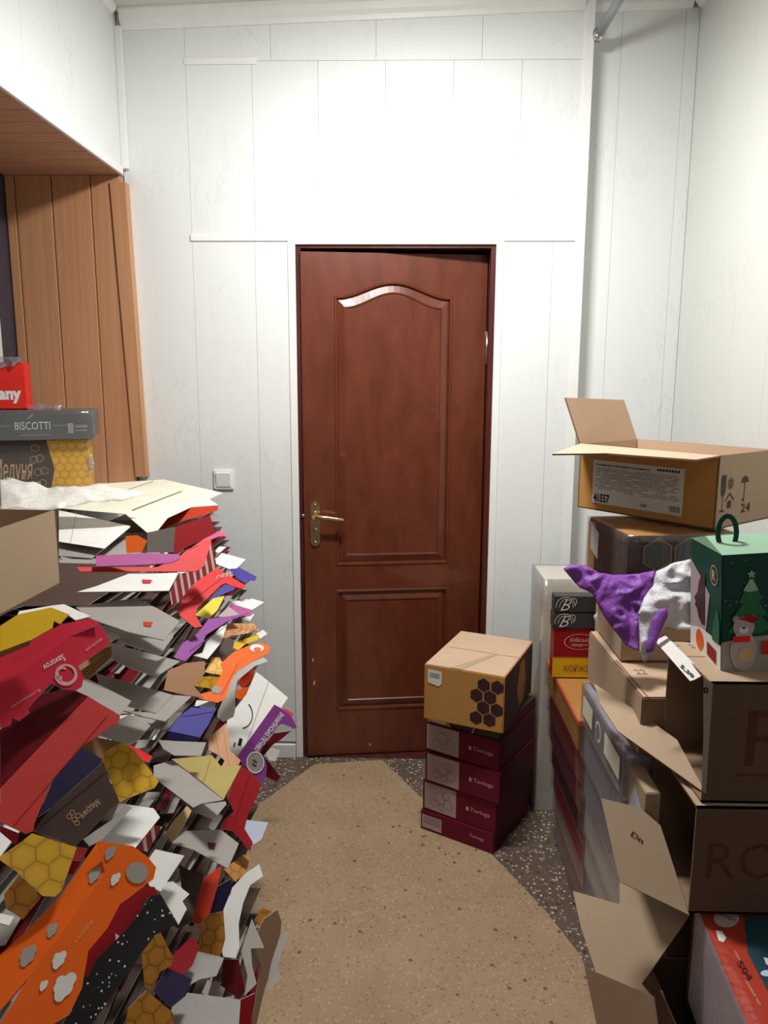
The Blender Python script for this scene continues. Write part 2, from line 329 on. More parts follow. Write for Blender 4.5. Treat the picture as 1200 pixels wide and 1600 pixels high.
# cornice (stepped moulding, rises a little to the right like the ceiling)
def cornice(n, A, B, inward, prof=((0, 0), (0, -.062), (.008, -.062), (.012, -.046), (.024, -.034), (.030, -.012), (.040, -.008), (.040, 0))):
    A = V(A); B = V(B); iw = V(inward); vs = [P+iw*a+V((0, 0, b)) for P in (A, B) for a, b in prof]; k = len(prof)
    return struct(mesh('trim_%d' % n, vs, [(i, (i+1) % k, (i+1) % k+k, i+k) for i in range(k)]+[tuple(range(k)), tuple(range(2*k-1, k-1, -1))], 'pvc_white'))
cornice(9, (XL+.02, YB, ceilz(XL)), (.640, YB, ceilz(.640)), (0, -1, 0))
cornice(10, (XL, YB-.06, ceilz(XL)), (XL, YR, ceilz(XL)), (1, 0, 0), ((0, 0), (0, -.030), (.010, -.028), (.022, -.018), (.026, 0)))
cornice(11, (XR, YN-.02, ceilz(XR)), (XR, YR, ceilz(XR)), (-1, 0, 0), ((0, 0), (0, -.035), (.010, -.033), (.028, -.012), (.030, 0)))
cornice(12, (.676, YN, ceilz(.68)), (XR-.03, YN, ceilz(XR)), (0, -1, 0), ((0, 0), (0, -.03), (.008, -.03), (.022, -.010), (.024, 0)))
ce = struct(mesh('ceiling', [(-1.5, YR, ceilz(-1.5)+.01), (1.3, YR, ceilz(1.3)+.01), (1.3, 3.5, ceilz(1.3)+.01), (-1.5, 3.5, ceilz(-1.5)+.01), (-1.5, YR, 3.05), (1.3, YR, 3.05), (1.3, 3.5, 3.05), (-1.5, 3.5, 3.05)],
    [(0, 1, 2, 3), (7, 6, 5, 4), (0, 4, 5, 1), (1, 5, 6, 2), (2, 6, 7, 3), (3, 7, 4, 0)], 'ceiling_white'))
for i in range(22):
    y0 = YN-.245*(i+1); y1 = YN-.245*i
    x0, x1 = XL, XR
    mesh('panel', [(x, y, ceilz(x)+dz) for dz in (0, .009) for x, y in ((x0, y0+G), (x1, y0+G), (x1, y1-G), (x0, y1-G))],
         [(3, 2, 1, 0), (4, 5, 6, 7), (0, 1, 5, 4), (1, 2, 6, 5), (2, 3, 7, 6), (3, 0, 4, 7)], 'ceiling_white', ce)
# left wall: solid low, a deep wood-lined recess with a window above the sill, panelled above
SOF, SILL, NX, NY0 = 2.305, 1.165, -1.47, .3
wl = struct(multi('wall_left', [(-1.7, YR, 0, XL-.009, 3.5, SILL-.02), (-1.7, YR, SOF+.012, XL-.009, 3.5, 3.0), (-1.7, YR, SILL-.02, NX-.03, 3.5, SOF+.012),
    (NX-.03, YR, SILL-.02, XL-.009, NY0, SOF+.012)], 'pvc_white'))
y = YB-.002
while y > YR:
    slab('panel', (XL-.009, max(YR, y-.25)+G, SOF+.004), (XL, y-G, ceilz(XL)), 'pvc_marble', wl, .001); y -= .25
y = YB-.002
while y > YR:
    slab('panel', (XL-.009, max(YR, y-.25)+G, .07), (XL, y-G, SILL-.02), 'pvc_marble', wl, .001); y -= .25
trim(13, (XL-.002, NY0, SOF), (XL+.010, YB-.03, SOF+.028))
# jamb boards at the far end of the recess, facing the camera
je = [oy(x, 330, YB-.03).x for x in (26, 83, 144)] + [oy(177, 330, YB-.03).x]
jx = [NX] + je[:-1] + [XL-.002]
for a, b in zip(jx, jx[1:]): slab('panel', (a+.0015, YB-.035, SILL), (b-.0015, YB-.022, SOF), 'pvc_wood', wl, .004)
slab('jamb_backing', (NX-.02, YB-.022, SILL-.02), (XL-.009, YB+.0, SOF+.01), 'pvc_wood_dark', wl)
A1, A2 = oy(183, 284, YB-.045), oy(212, 745, YB-.045); B1, B2 = oy(195, 283, YB-.045), oy(228, 745, YB-.045)
A1.x = min(A1.x, je[-1]-.002)
tw = struct(mesh('trim_14', [p+V((0, dy, 0)) for dy in (0, .044) for p in (A1, V((B1.x, B1.y, A1.z)), V((B2.x+.0, B2.y, A2.z)), A2)],
    [(0, 1, 2, 3), (7, 6, 5, 4), (0, 4, 5, 1), (1, 5, 6, 2), (2, 6, 7, 3), (3, 7, 4, 0)], 'pvc_wood'))
y = YB-.03; i = 0
while y > NY0:
    slab('panel', (NX, max(NY0, y-.1)+.0012, SOF), (XL-.0, y-.0012, SOF+.011), 'pvc_wood_dark', wl, .003); y -= .1
slab('sill', (NX, NY0, SILL-.02), (XL+.015, YB-.03, SILL), 'pvc_white', wl, .004)
win = struct(multi('window_1', [(NX-.045, NY0, SILL, NX-.003, 2.9, SILL+.06), (NX-.045, NY0, SOF-.05, NX-.003, 2.9, SOF), (NX-.045, 2.80, SILL, NX-.003, YB-.03, SOF),
    (NX-.045, 1.9, SILL, NX-.003, 1.97, SOF), (NX-.045, NY0, SILL, NX-.003, NY0+.06, SOF)], 'window_frame'))
slab('pane', (NX-.03, 1.97, SILL+.06), (NX-.024, 2.80, SOF-.05), 'dark_glass', win)
slab('pane', (NX-.03, NY0+.06, SILL+.06), (NX-.024, 1.9, SOF-.05), 'dark_glass', win)
# right wall, rear wall
wr = struct(multi('wall_right', [(XR+.009, YR, 0, XR+.2, 3.5, 3.0)], 'pvc_white'))
y = YN
while y > YR:
    slab('panel', (XR, max(YR, y-.25)+G, 0), (XR+.009, y-G, ceilz(XR)), 'pvc_marble_right', wr, .001); y -= .25
wf = struct(multi('wall_front', [(-1.7, YR-.15, 0, XR+.2, YR-.009, 3.0)], 'pvc_white'))
x = XL
while x < XR:
    slab('panel', (x+G, YR-.009, 0), (min(XR, x+.25)-G, YR, ceilz(x)), 'pvc_marble', wf, .0018); x += .25
for nm, lo, hi in (('baseboard_back', (XL+.01, YB-.014, 0), (DX0-.03, YB-.0005, .062)), ('baseboard_right', (DX1+.03, YB-.014, 0), (.64, YB-.0005, .062))):
    struct(slab(nm, lo, hi, 'pvc_white', None, .004))
# doorway: brown lining, void behind, threshold
struct(multi('trim_15', [(DX0, YB+.004, 0, DX0+.018, 3.19, DZ), (DX1-.018, YB+.004, 0, DX1, 3.19, DZ), (DX0+.018, YB+.004, DZ-.012, DX1-.018, 3.19, DZ),
    (DX0+.018, 3.105, 0, DX0+.034, 3.19, DZ-.012), (DX1-.034, 3.125, 0, DX1-.018, 3.19, DZ-.012)], 'frame_brown'))
struct(slab('trim_16', (DX0, 3.19, 0), (DX1, 3.21, DZ+.02), 'black_void'))  # black sheet painting the darkness of the unlit room beyond
struct(slab('trim_17', (DX0+.018, YB+.0, 0), (DX1-.018, 3.10, .006), 'frame_brown', None, .002))
# door leaf, slightly ajar, hinged on the right
LP0 = V((DX0+.020, YB-.012, .012)); LP1 = V((DX1-.022, YB+.078, .012)); lu = (LP1-LP0).normalized(); ln = lu.cross(V((0, 0, 1))).normalized(); LW = (LP1-LP0).length; LH = 2.028
def leafuv(x, y_):
    p = opl(x, y_, LP0, ln); return ((p-LP0).dot(lu), p.z-LP0.z)
door = struct(empty('door_1', LP0))
def Lp(u, v, d=0): return lu*u + V((0, 0, v)) + ln*d     # d > 0 towards the room
bm = bmesh.new()
def loop(pts):
    vs = [bm.verts.new(p) for p in pts]; es = [bm.edges.new((vs[i], vs[(i+1) % len(vs)])) for i in range(len(vs))]; return vs, es
ua, ub = .125, .582
zt, zb = leafuv(530, 462)[1], leafuv(527, 884)[1]; z2t, z2b = leafuv(527, 922)[1], leafuv(527, 1110)[1]
def shape(kind, d):
    if kind == 0:
        l, r = ua+d, ub-d; pts = [(l, zb+d), (r, zb+d)]; N = 18
        for i in range(N+1):
            tt = i/N; pts.append((r+(l-r)*tt, zt-d+.056*(.5-.5*math.cos(2*math.pi*tt))))
        return pts
    l, r = ua+d, ub-d; return [(l, z2b+d), (r, z2b+d), (r, z2t-d), (l, z2t-d)]
o_v, o_e = loop([Lp(0, 0), Lp(LW, 0), Lp(LW, LH), Lp(0, LH)]); es = list(o_e); rings = []
for kind in (0, 1):
    v0, e0 = loop([Lp(u, v) for u, v in shape(kind, 0)]); es += e0; prev = v0
    rings.append((kind, v0))
bmesh.ops.triangle_fill(bm, use_beauty=True, edges=es)
for kind, prev in rings:
    for d, h in ((.003, .004), (.009, .003), (.013, -.008), (.040, .0015), (.044, .0015), (.047, -.002)):
        nv = [bm.verts.new(Lp(u, v, h)) for u, v in shape(kind, d)]
        for i in range(len(nv)): bm.faces.new((prev[i], prev[(i+1) % len(nv)], nv[(i+1) % len(nv)], nv[i]))
        prev = nv
    bm.faces.new(prev)
bk = [bm.verts.new(Lp(u, v, -.038)) for u, v in ((0, 0), (LW, 0), (LW, LH), (0, LH))]
for i in range(4): bm.faces.new((o_v[i], o_v[(i+1) % 4], bk[(i+1) % 4], bk[i]))
bm.faces.new(bk[::-1]); bmesh.ops.recalc_face_normals(bm, faces=bm.faces)
me = bpy.data.meshes.new('door_leaf'); bm.to_mesh(me); bm.free(); me.materials.append(M_('door_brown')); link('door_leaf', me, door)
def tube(name, pts, rads, mat, parent, nseg=10, flat=1):
    vs = []; fs = []
    for i, p in enumerate(pts):
        dr = (pts[min(i+1, len(pts)-1)]-pts[max(i-1, 0)]).normalized(); a = dr.cross(V((0, 0, 1))); a = a.normalized() if a.length > .1 else V((1, 0, 0)); b = dr.cross(a)
        for k in range(nseg): th = 2*math.pi*k/nseg; vs.append(p+a*math.cos(th)*rads[i]+b*math.sin(th)*rads[i]*flat)
    for i in range(len(pts)-1):
        for k in range(nseg): fs.append((i*nseg+k, i*nseg+(k+1) % nseg, (i+1)*nseg+(k+1) % nseg, (i+1)*nseg+k))
    fs += [tuple(range(nseg))[::-1], tuple(range((len(pts)-1)*nseg, len(pts)*nseg))]
    return mesh(name, vs, fs, mat, parent, smooth=True)
hu, hv0 = leafuv(493, 853); hv1 = leafuv(493, 782)[1]
def plate(r, z0, z1, d0, d1, name, mat):
    pts = [(hu+r*math.cos(a), z1-r+r*math.sin(a)) for a in [math.pi*i/10 for i in range(11)]] + [(hu+r*math.cos(a), z0+r+r*math.sin(a)) for a in [math.pi+math.pi*i/10 for i in range(11)]]
    k = len(pts); vs = [Lp(u, v, d0) for u, v in pts]+[Lp(hu+(u-hu)*.9, v, d1) for u, v in pts]
    return mesh(name, vs, [tuple(range(k, 2*k))]+[(i, (i+1) % k, (i+1) % k+k, i+k) for i in range(k)], mat, door)
hp = plate(.021, hv0, hv1, 0, .007, 'handle_plate', 'brass')
lz = leafuv(495, 806)[1]
tube('handle_lever', [Lp(hu, lz+.002, .005), Lp(hu, lz+.002, .045), Lp(hu+.012, lz+.002, .055), Lp(hu+.05, lz+.001, .056), Lp(hu+.085, lz-.006, .052), Lp(hu+.112, lz-.010, .050)], [.015, .012, .010, .0065, .008, .010], 'brass', hp)
tube('keyhole_boss', [Lp(hu, lz-.055, .006), Lp(hu, lz-.055, .011)], [.009, .008], 'steel', hp)
tube('plate_screw', [Lp(hu, hv1-.016, .006), Lp(hu, hv1-.016, .009)], [.005, .004], 'brass', hp); tube('plate_screw', [Lp(hu, hv0+.016, .006), Lp(hu, hv0+.016, .009)], [.005, .004], 'brass', hp)
tube('latch_bolt', [Lp(.004, lz, -.012), Lp(-.010, lz, -.012)], [.008, .007], 'steel', door)
hz0, hz1 = leafuv(755, 570)[1], leafuv(755, 518)[1]
tube('hinge', [Lp(LW+.004, hz0, .004), Lp(LW+.004, hz1, .004)], [.006, .006], 'steel', door)
tube('hinge', [Lp(LW+.004, .2, .004), Lp(LW+.004, .32, .004)], [.006, .006], 'steel', door)
polys_on(lambda x, y_: Lp(*leafuv(x, y_), .0007), [circ(489, 1031, 1.2, 3, 6), circ(491, 1067, 1.5, 4, 6), circ(578, 1163, 1, 2.5, 6)], 'rose_ink', door, 'paint_chip')
# light switch
sw = tag(empty('light_switch', oy(350, 749, YB)), 'white square light switch on the marbled wall left of the door', 'light switch')
slab('switch_plate', (-.040, -.010, -.040), (.040, 0, .040), 'pvc_white', sw, .006); r_ = slab('switch_rocker', (-.029, -.004, -.029), (.029, .004, .029), 'pvc_white', sw, .003)
r_.location = (0, -.012, 0); r_.rotation_euler = (.10, 0, 0)
# grey pipe under the ceiling at the outer corner post
pa, pb = oy(938, 50, YB-.03), oz(985, -32, 2.83)
pp = tag(empty('ceiling_pipe', pa), 'grey painted pipe running along the ceiling to the corner post', 'pipe')
tube('pipe', [V((0, 0, 0)), pb-pa], [.016, .016], 'grey_paint', pp, 14); tube('pipe_cap', [V((-.004, .004, 0)), V((0, .028, -.004))], [.021, .021], 'steel', pp, 14)
# ================================================================== BOX STACK BEFORE THE DOOR
def base_box(z_top_pts, z0, z1):
    """corners FL, FR, BR (pixels) of the top face at height z1 -> Box from z0 to z1"""
    a, b, c = [oz(x, y_, z1) for x, y_ in z_top_pts]
    ux = (b-a).normalized(); uy = V((0, 0, 1)).cross(ux); d = (c-b).dot(uy)
    a = V((a.x, a.y, z0)); return Box(a, ux, uy, (b-a-V((0, 0, b.z-a.z))).length, d, z1-z0)
Z1 = .645
hb = base_box([(663, 1037), (789, 1058), (842, 1003)], .452, Z1)
r = hb.build('honey_carton', ['golden_kraft', 'plum', 'kraft', 'golden_kraft', 'kraft_light', 'kraft'], 'large golden carton with brown hexagons topping the short stack beside the door', 'carton', 'cartons stacked beside the door')
fn = hb.front()
def hexc(cx, cz, s): return [(cx+s*math.sin(math.pi*i/3), cz+s*math.cos(math.pi*i/3)) for i in range(6)]
hs = hb.h/6.0
cells = [(hb.w-2*hs*.93*k-hs*.9*(j % 2)+.018, hb.h*.88-j*hs*1.6) for j in range(4) for k in range(2) if True] + [(hb.w*.585, hb.h*.62), (hb.w*.585, hb.h*.15)]
cells = [(x, z) for x, z in cells if x < hb.w-hs*.75 and z > hs*.9]
cells = [(hb.w*.75, hb.h*.80), (hb.w*.915, hb.h*.80), (hb.w*.665, hb.h*.60), (hb.w*.83, hb.h*.60), (hb.w*.75, hb.h*.40), (hb.w*.915, hb.h*.40), (hb.w*.665, hb.h*.20), (hb.w*.83, hb.h*.20)]
polys_on(fn, [hexc(x, z, .0232) for x, z in cells], 'plum', r, 'printed_hexagons')
polys_on(hb.right(), [[(hb.d*.42, hb.h*.5), (hb.d*.52, hb.h*.9), (hb.d*.66, hb.h*.9), (hb.d*.74, hb.h*.5), (hb.d*.66, hb.h*.1), (hb.d*.52, hb.h*.1)]], 'golden_deep', r, 'printed_hexagons')
stk = poly_on(hb.front(.0014), [(.014, hb.h-.062), (.052, hb.h-.070), (.062, hb.h-.060), (.062, hb.h-.018), (.014, hb.h-.014)], 'white', r, 'label_sticker')
polys_on(hb.front(.002), [[(.02, hb.h-.026-i*.006), (.055, hb.h-.028-i*.006), (.055, hb.h-.030-i*.006), (.02, hb.h-.028-i*.006)] for i in range(3)], 'grey_ink', r, 'label_print')
polys_on(hb.top(), [[(.09, .002), (.13, .002), (.20, hb.d*.5), (.185, hb.d*.5)]], 'kraft', r, 'tape_mark')
polys_on(hb.top(), [[(.02, hb.d*.5-.0008), (hb.w-.0, hb.d*.5-.0008), (hb.w-.0, hb.d*.5+.0008), (.02, hb.d*.5+.0008)]], 'kraft_shadow', r, 'lid_seam')
UX, UY = hb.ux.copy(), hb.uy.copy(); A0 = V((hb.base.x, hb.base.y, 0))
flf = oz(657, 1294, 0); frf = oz(772, 1336, 0); sux = (frf-flf).normalized(); suy = V((0, 0, 1)).cross(sux); sw_ = (frf-flf).length
zs = [0, .075, .188, .302, .408, .450]
specs = [('thin plum pastry box with one small label at the bottom of the short stack', 0, .0, .0), ('plum pastry box with pale panel just above the thin bottom one', 1, .004, .006), ('plum pastry box with pale panel, middle of the three alike', 1, .016, .000), ('plum pastry box with pale panel right under the golden honey box', 1, .010, .005)]
for i, (lb, big, dx, dy) in enumerate(specs):
    z0, z1 = zs[i], zs[i+1]
    b = Box(flf+sux*dx+suy*dy+V((0, 0, z0)), sux, suy, sw_-.004, .30, z1-z0-.0015)
    r = b.build('pastry_box', ['rosewood', 'wine', 'wine', 'rosewood', 'rosewood', 'wine'], lb, 'box', 'plum pastry boxes beside the door', .002)
    if big:
        poly_on(b.front(), [(.008, .008), (b.w*.47, .006), (b.w*.47, b.h-.006), (.008, b.h-.006)], 'pale_mauve', r, 'pale_panel')
        for k, (cx, cz, rr) in enumerate([(.07, .06, .022), (.10, .045, .018), (.05, .04, .016), (.09, .075, .014), (.075, .03, .012)]):
            ring(b.front(.0014), cx, cz, rr, rr, .0012, 'grey_ink', r, 'pale_drawing', 16)
        text_on(lambda u, v, b=b: b.front()(b.w*(.66+.26*u), b.h*(.42+.17*v)), 'Tortuga', 'rose_ink', r, bold=.005)
        poly_on(b.front(), [(b.w*.60, b.h*.48), (b.w*.62, b.h*.44), (b.w*.645, b.h*.48), (b.w*.635, b.h*.56), (b.w*.61, b.h*.60)], 'rose_ink', r, 'printed_leaf')
    else:
        poly_on(b.front(), [(.006, .010), (b.w*.30, .010), (b.w*.30, b.h-.014), (.006, b.h-.014)], 'pale_mauve', r, 'label_sticker')
        polys_on(b.front(.0014), [[(.012, b.h-.022-i2*.009), (b.w*.28, b.h-.022-i2*.009), (b.w*.28, b.h-.024-i2*.009), (.012, b.h-.024-i2*.009)] for i2 in range(3)], 'grey_ink', r, 'label_print')
        text_on(lambda u, v, b=b: b.front()(b.w*(.68+.2*u), b.h*(.45+.2*v)), 'Tortuga', 'rose_ink', r, bold=.005)
b = Box(flf+sux*.022+suy*.008+V((0, 0, zs[4])), sux, suy, sw_-.02, .31, zs[5]-zs[4]-.001)
r = b.build('honey_box', ['brown_dark', 'wine', 'wine', 'golden_kraft', 'brown_dark', 'brown_dark'], 'flat dark brown honey cake box squeezed under the large golden carton', 'box', None, .002)
poly_on(b.front(), [(0, 0), (b.w*.33, 0), (b.w*.30, b.h*.3), (b.w*.33, b.h), (0, b.h)], 'golden_kraft', r, 'yellow_panel')
poly_on(b.front(.0014), [(.012, .006), (.066, .004), (.066, b.h-.003), (.012, b.h-.001)], 'white', r, 'label_sticker')
polys_on(b.front(), [[(b.w*.62, .0), (b.w*.64, 0), (b.w*.69, b.h), (b.w*.67, b.h)]], 'gold_ink', r, 'gold_line')
# ================================================================== RIGHT SIDE STACKS
def open_carton(name, label, Bx, fm, inner, fl_specs, group=None, openside='top', th=.004):
    """carton built of five wall panels with thickness; flaps are separate parts"""
    b = Bx; base = b.p(b.w/2, b.d/2, 0); root = empty(name, base); tag(root, label, 'carton', group); b.a = b.a-base; b.root = root
    w_, d_, h_ = b.w, b.d, b.h
    quads = {'front': ([(0, 0, 0), (w_, 0, 0), (w_, 0, h_), (0, 0, h_)], -b.uy), 'back': ([(0, d_, 0), (w_, d_, 0), (w_, d_, h_), (0, d_, h_)], b.uy),
             'left': ([(0, 0, 0), (0, d_, 0), (0, d_, h_), (0, 0, h_)], -b.ux), 'right': ([(w_, 0, 0), (w_, d_, 0), (w_, d_, h_), (w_, 0, h_)], b.ux),
             'bottom': ([(0, 0, 0), (w_, 0, 0), (w_, d_, 0), (0, d_, 0)], V((0, 0, -1))), 'top': ([(0, 0, h_), (w_, 0, h_), (w_, d_, h_), (0, d_, h_)], V((0, 0, 1)))}
    VS = []; FS = []; MI = []; UV = []; names = list(dict.fromkeys(list(fm.values())+[inner, 'kraft_dark']))
    for k, (q, n) in quads.items():
        if k == openside: continue
        vs, fs, mi, uv = extr('x', [b.p(*c) for c in q], n, th, None, mi=(names.index(fm.get(k, 'kraft')), names.index(inner), names.index('kraft_dark')))
        o = len(VS); VS += vs; FS += [tuple(i+o for i in f) for f in fs]; MI += mi; UV += uv
    mesh('carton_body', VS, FS, names, root, MI, UV)
    for nm, pts, n, mat in fl_specs: panel_part(nm, [p-base for p in pts], n, mat, root, th)
    return root
# --- open carton 41557 at the top
b = base_box([(907, 693), (1125, 712), (993, 686)], 1.222, 1.40)
ua_, ub_, uc_ = oz(907, 693, 1.40), oz(1125, 712, 1.40), oz(993, 686, 1.40)
b.d = (uc_-ua_).dot(b.uy)*1.0
e = [b.p(0, 0, b.h), b.p(b.w, 0, b.h), b.p(b.w, b.d, b.h), b.p(0, b.d, b.h)]
f_front = [e[0], e[1], oz(1087, 718, 1.402), oz(949, 708, 1.400), oz(863, 709, 1.396)]
nl = b.ux.cross(V((0, 0, 1))).cross(b.uy)
lft = [e[0], e[3], e[3]+V((-.045, .0, .115)), e[0]+V((-.045, .005, .125))]
rgt = [e[1], e[2], e[2]+b.ux*.10+V((0, 0, -.02)), e[1]+b.ux*.10+V((0, 0, -.03))]
bck = [e[2], e[3], e[3]+b.uy*.08+V((0, 0, -.11)), e[2]+b.uy*.08+V((0, 0, -.11))]
r = open_carton('open_carton', 'open golden carton numbered 41557 with flaps up, highest on the right', b, {'front': 'golden_kraft', 'right': 'kraft', 'left': 'golden_kraft', 'back': 'kraft', 'bottom': 'kraft'}, 'kraft_light',
    [('flap', f_front, V((0, -.05, 1)), 'kraft_light'), ('flap', lft, V((.9, -.2, .35)), 'kraft_light'), ('flap', bck, b.uy, 'kraft')])
def Lb(u, v): return b.front(.0015)(b.w*(.12+.67*u), b.h*(.115+.66*v))
poly_on(Lb, [(0, 0), (1, 0), (1, 1), (0, 1)], 'card_white', r, 'shipping_label')
bf = b.front
lab = lambda u, v: bf(.0022)(b.w*(.12+.67*u), b.h*(.115+.66*v))
text_on(lambda u, v: lab(.02+.19*u, .03+.20*v), '41557', 'ink', r, bold=.03)
text_on(lambda u, v: lab(.03+.62*u, .87+.055*v), 'Кондитерський виріб з начинкою', 'ink', r, bold=.02); text_on(lambda u, v: lab(.56+.07*u, .08+.06*v), '2200', 'ink', r, bold=.02)
lines = []
for i in range(13):
    z = .81-i*.042; x = .03
    while x < .93:
        l = random.uniform(.02, .09)
        if random.random() < .88 and not (z < .33 and x < .3): lines.append([(x, z), (min(.96, x+l), z), (min(.96, x+l), z+.013), (x, z+.013)])
        x += l+.008
polys_on(lab, lines, 'grey_ink', r, 'label_print')
polys_on(lab, [[(.87+i*.012, .06), (.87+i*.012+random.choice((.003, .006)), .06), (.87+i*.012+.005, .19), (.87+i*.012, .19)] for i in range(9)] + [[(.72+i*.03, .9), (.74+i*.03, .9), (.74+i*.03, .95), (.72+i*.03, .95)] for i in range(8)], 'ink', r, 'barcode')
rr = b.right(.0012)
def sgn(cx, cz, pts, mat='ink', k=1.0): polys_on(lambda u, v: rr(cx+u*k, cz+v*k), pts, mat, r, 'handling_mark')
sgn(.026, .095, [[(-.010, .035), (-.010, -.005), (-.004, -.016), (.004, -.016), (.010, -.005), (.010, .035)], [(-.0012, -.016), (.0012, -.016), (.0012, -.050), (-.0012, -.050)], [(-.010, -.050), (.010, -.050), (.010, -.054), (-.010, -.054)]], 'slate_dark')
rays = []
for i in range(12):
    a = math.pi*2*i/12; ca, sa = math.cos(a), math.sin(a); rays.append([(ca*.004-sa*.0012, sa*.004+ca*.0012), (ca*.015-sa*.001, sa*.015+ca*.001), (ca*.015+sa*.001, sa*.015-ca*.001), (ca*.004+sa*.0012, sa*.004-ca*.0012)])
sgn(.058, .108, rays, 'ink_red'); sgn(.058, .060, [[(-.020, .008), (0, .026), (.020, .008), (.020, .004), (0, .021), (-.020, .004)], [(-.008, -.012), (.008, -.012), (.008, .006), (-.008, .006)]], 'ink_red')
sgn(.125, .085, [[(-.018, .02), (-.012, .032), (0, .037), (.012, .032), (.018, .02)], [(-.001, .02), (.0015, .02), (.0015, -.026), (-.001, -.026)], [(-.010, -.022), (.0015, -.030), (.0015, -.026), (-.007, -.018)]], 'ink_red')
text_on(lambda u, v: rr(.115+.045*u, .030+.022*v), '24', 'ink_red', r)
# --- brown hexagon box beneath it
zt_ = 1.215
c1, c0, c2 = oz(984, 838, zt_), oz(930, 808, zt_), oz(1082, 834, zt_)
ux = V((1, .12, 0)).normalized(); uy = V((-.12, 1, 0)).normalized()
b2 = Box(V((c1.x, c1.y, 1.045)), ux, uy, .27, .26, zt_-1.045)
r = b2.build('honey_gift_box', ['brown_dark', 'brown_dark', 'brown_dark', 'brown_dark', 'golden_deep', 'golden_deep'], 'dark brown film-wrapped box with outlined hexagons right below the open carton', 'box')
for cx, cz in ((.07, .125), (.147, .125), (-.0, .085), (.225, .125)):
    if cx > .03: ring(b2.front(.001), cx, cz, .040, .040, .002, 'gold_ink', r, 'hexagon_outline', 6, math.pi/6, math.pi/6+2*math.pi)
polys_on(b2.front(.0009), [hexc(.147, .125, .037), hexc(.07, .125, .037), hexc(.225, .125, .037)], 'slate', r, 'printed_hexagons')
poly_on(b2.left(.0012), [(0, .02), (.05, .02), (.05, b2.h-.01), (0, b2.h-.01)], 'golden_kraft', r, 'golden_edge')
poly_on(b2.left(.002), [(.02, .09), (.075, .07), (.075, b2.h-.03), (.02, b2.h-.012)], 'white', r, 'label_sticker')
wrap_film(b2, r, 'clear_film', .004)
# --- green gift box on the brown cartons
b3 = Box(V((.594, 1.392, 1.031)), V((1, 0, 0)), V((0, 1, 0)), .20, .155, .232)
b3.a = V((oz(1127, 1047, 1.031).x, oz(1127, 1047, 1.031).y, 1.031))
r = b3.build('gift_box', ['green', 'green', 'green', 'green', 'green_pale', 'green'], 'green winter gift box with handle, printed fir tree and white bear', 'gift box', None, .002)
ff = b3.front(.001); W3, H3 = b3.w, b3.h
poly_on(ff, [(0, 0), (W3, 0), (W3, .075), (.13, .078), (.09, .072), (.045, .070), (0, .062)], 'card_grey', r, 'printed_snow')
f2 = b3.front(.0016); r.rotation_euler = (0, -.07, 0)
for k, (zc, hw, hh) in enumerate([(.088, .042, .036), (.116, .032, .032), (.146, .021, .026)]):
    poly_on(b3.front(.0016+.0004*k), [(.052-hw, zc-.006), (.052-hw*.5, zc-.012), (.052, zc-.013), (.052+hw*.6, zc-.009), (.052+hw, zc-.002), (.052+.010, zc+hh), (.052-.006, zc+hh)], 'green_light', r, 'printed_fir_tier')
poly_on(b3.front(.0030), [(.038, .162), (.050, .159), (.066, .162), (.056, .184), (.050, .184)], 'green_pale', r, 'printed_fir_top')
star = []
for i in range(10):
    a = math.pi/2+i*math.pi/5; q = .009 if i % 2 == 0 else .004; star.append((.053+q*math.cos(a), .193+q*math.sin(a)))
poly_on(b3.front(.0034), star, 'green_pale', r, 'printed_star')
for i in range(14): poly_on(f2, circ(random.uniform(.006, .12), random.uniform(.10, .222), .0012, .0012, 6), 'green_pale', r, 'printed_snowflake')
poly_on(b3.front(.0036), circ(.040, .044, .025, .040, 20), 'pale_mauve', r, 'printed_bear_body'); poly_on(b3.front(.0039), circ(.040, .092, .020, .021, 18), 'pale_mauve', r, 'printed_bear_head')
for ex in (.025, .055): poly_on(b3.front(.0038), circ(ex, .108, .006, .007, 10), 'card_grey', r, 'printed_bear_ear')
poly_on(b3.front(.0040), circ(.040, .086, .009, .007, 12), 'card_white', r, 'printed_bear_snout')
poly_on(b3.front(.0042), [(.020, .074), (.052, .074), (.052, .062), (.020, .062)], 'signred', r, 'printed_scarf'); poly_on(b3.front(.0042), [(.028, .108), (.052, .116), (.068, .106), (.056, .098), (.042, .104)], 'crimson', r, 'printed_hat')
poly_on(b3.front(.0042), circ(.040, .090, .0035, .0022, 8), 'ink', r, 'printed_nose'); poly_on(b3.front(.0044), circ(.044, .036, .014, .016, 14), 'tan', r, 'printed_cup'); poly_on(b3.front(.0042), [(.074, .036), (.094, .036), (.094, .062), (.074, .062)], 'orange_deep', r, 'printed_parcel')
lf = b3.left(.001)   # u runs from the back edge to the front edge
poly_on(lf, [(0, .02), (.075, .03), (.1, .14), (.055, .165), (0, .19)], 'pale_mauve', r, 'window')
poly_on(b3.left(.0015), [(.078, .175), (.060, .172), (.045, .150), (.038, .128), (.020, .112), (.030, .106), (.024, .098), (.036, .094), (.045, .078), (.060, .068), (.078, .070)], 'plum', r, 'printed_figure')
poly_on(b3.left(.0012), [(0, 0), (b3.d, 0), (b3.d, .055), (.105, .060), (.05, .058), (0, .045)], 'white', r, 'printed_snow')
polys_on(b3.left(.002), [circ(.052, .032, .020, .022, 16)], 'orange', r, 'printed_bauble'); poly_on(b3.left(.002), [(.09, .015), (.135, .010), (.135, .038), (.09, .042)], 'crimson', r, 'printed_tag')
polys_on(b3.left(.0022), [[(.115, .055), (.15, .055), (.15, .10), (.138, .125), (.122, .09)]], 'green_light', r, 'printed_fir')
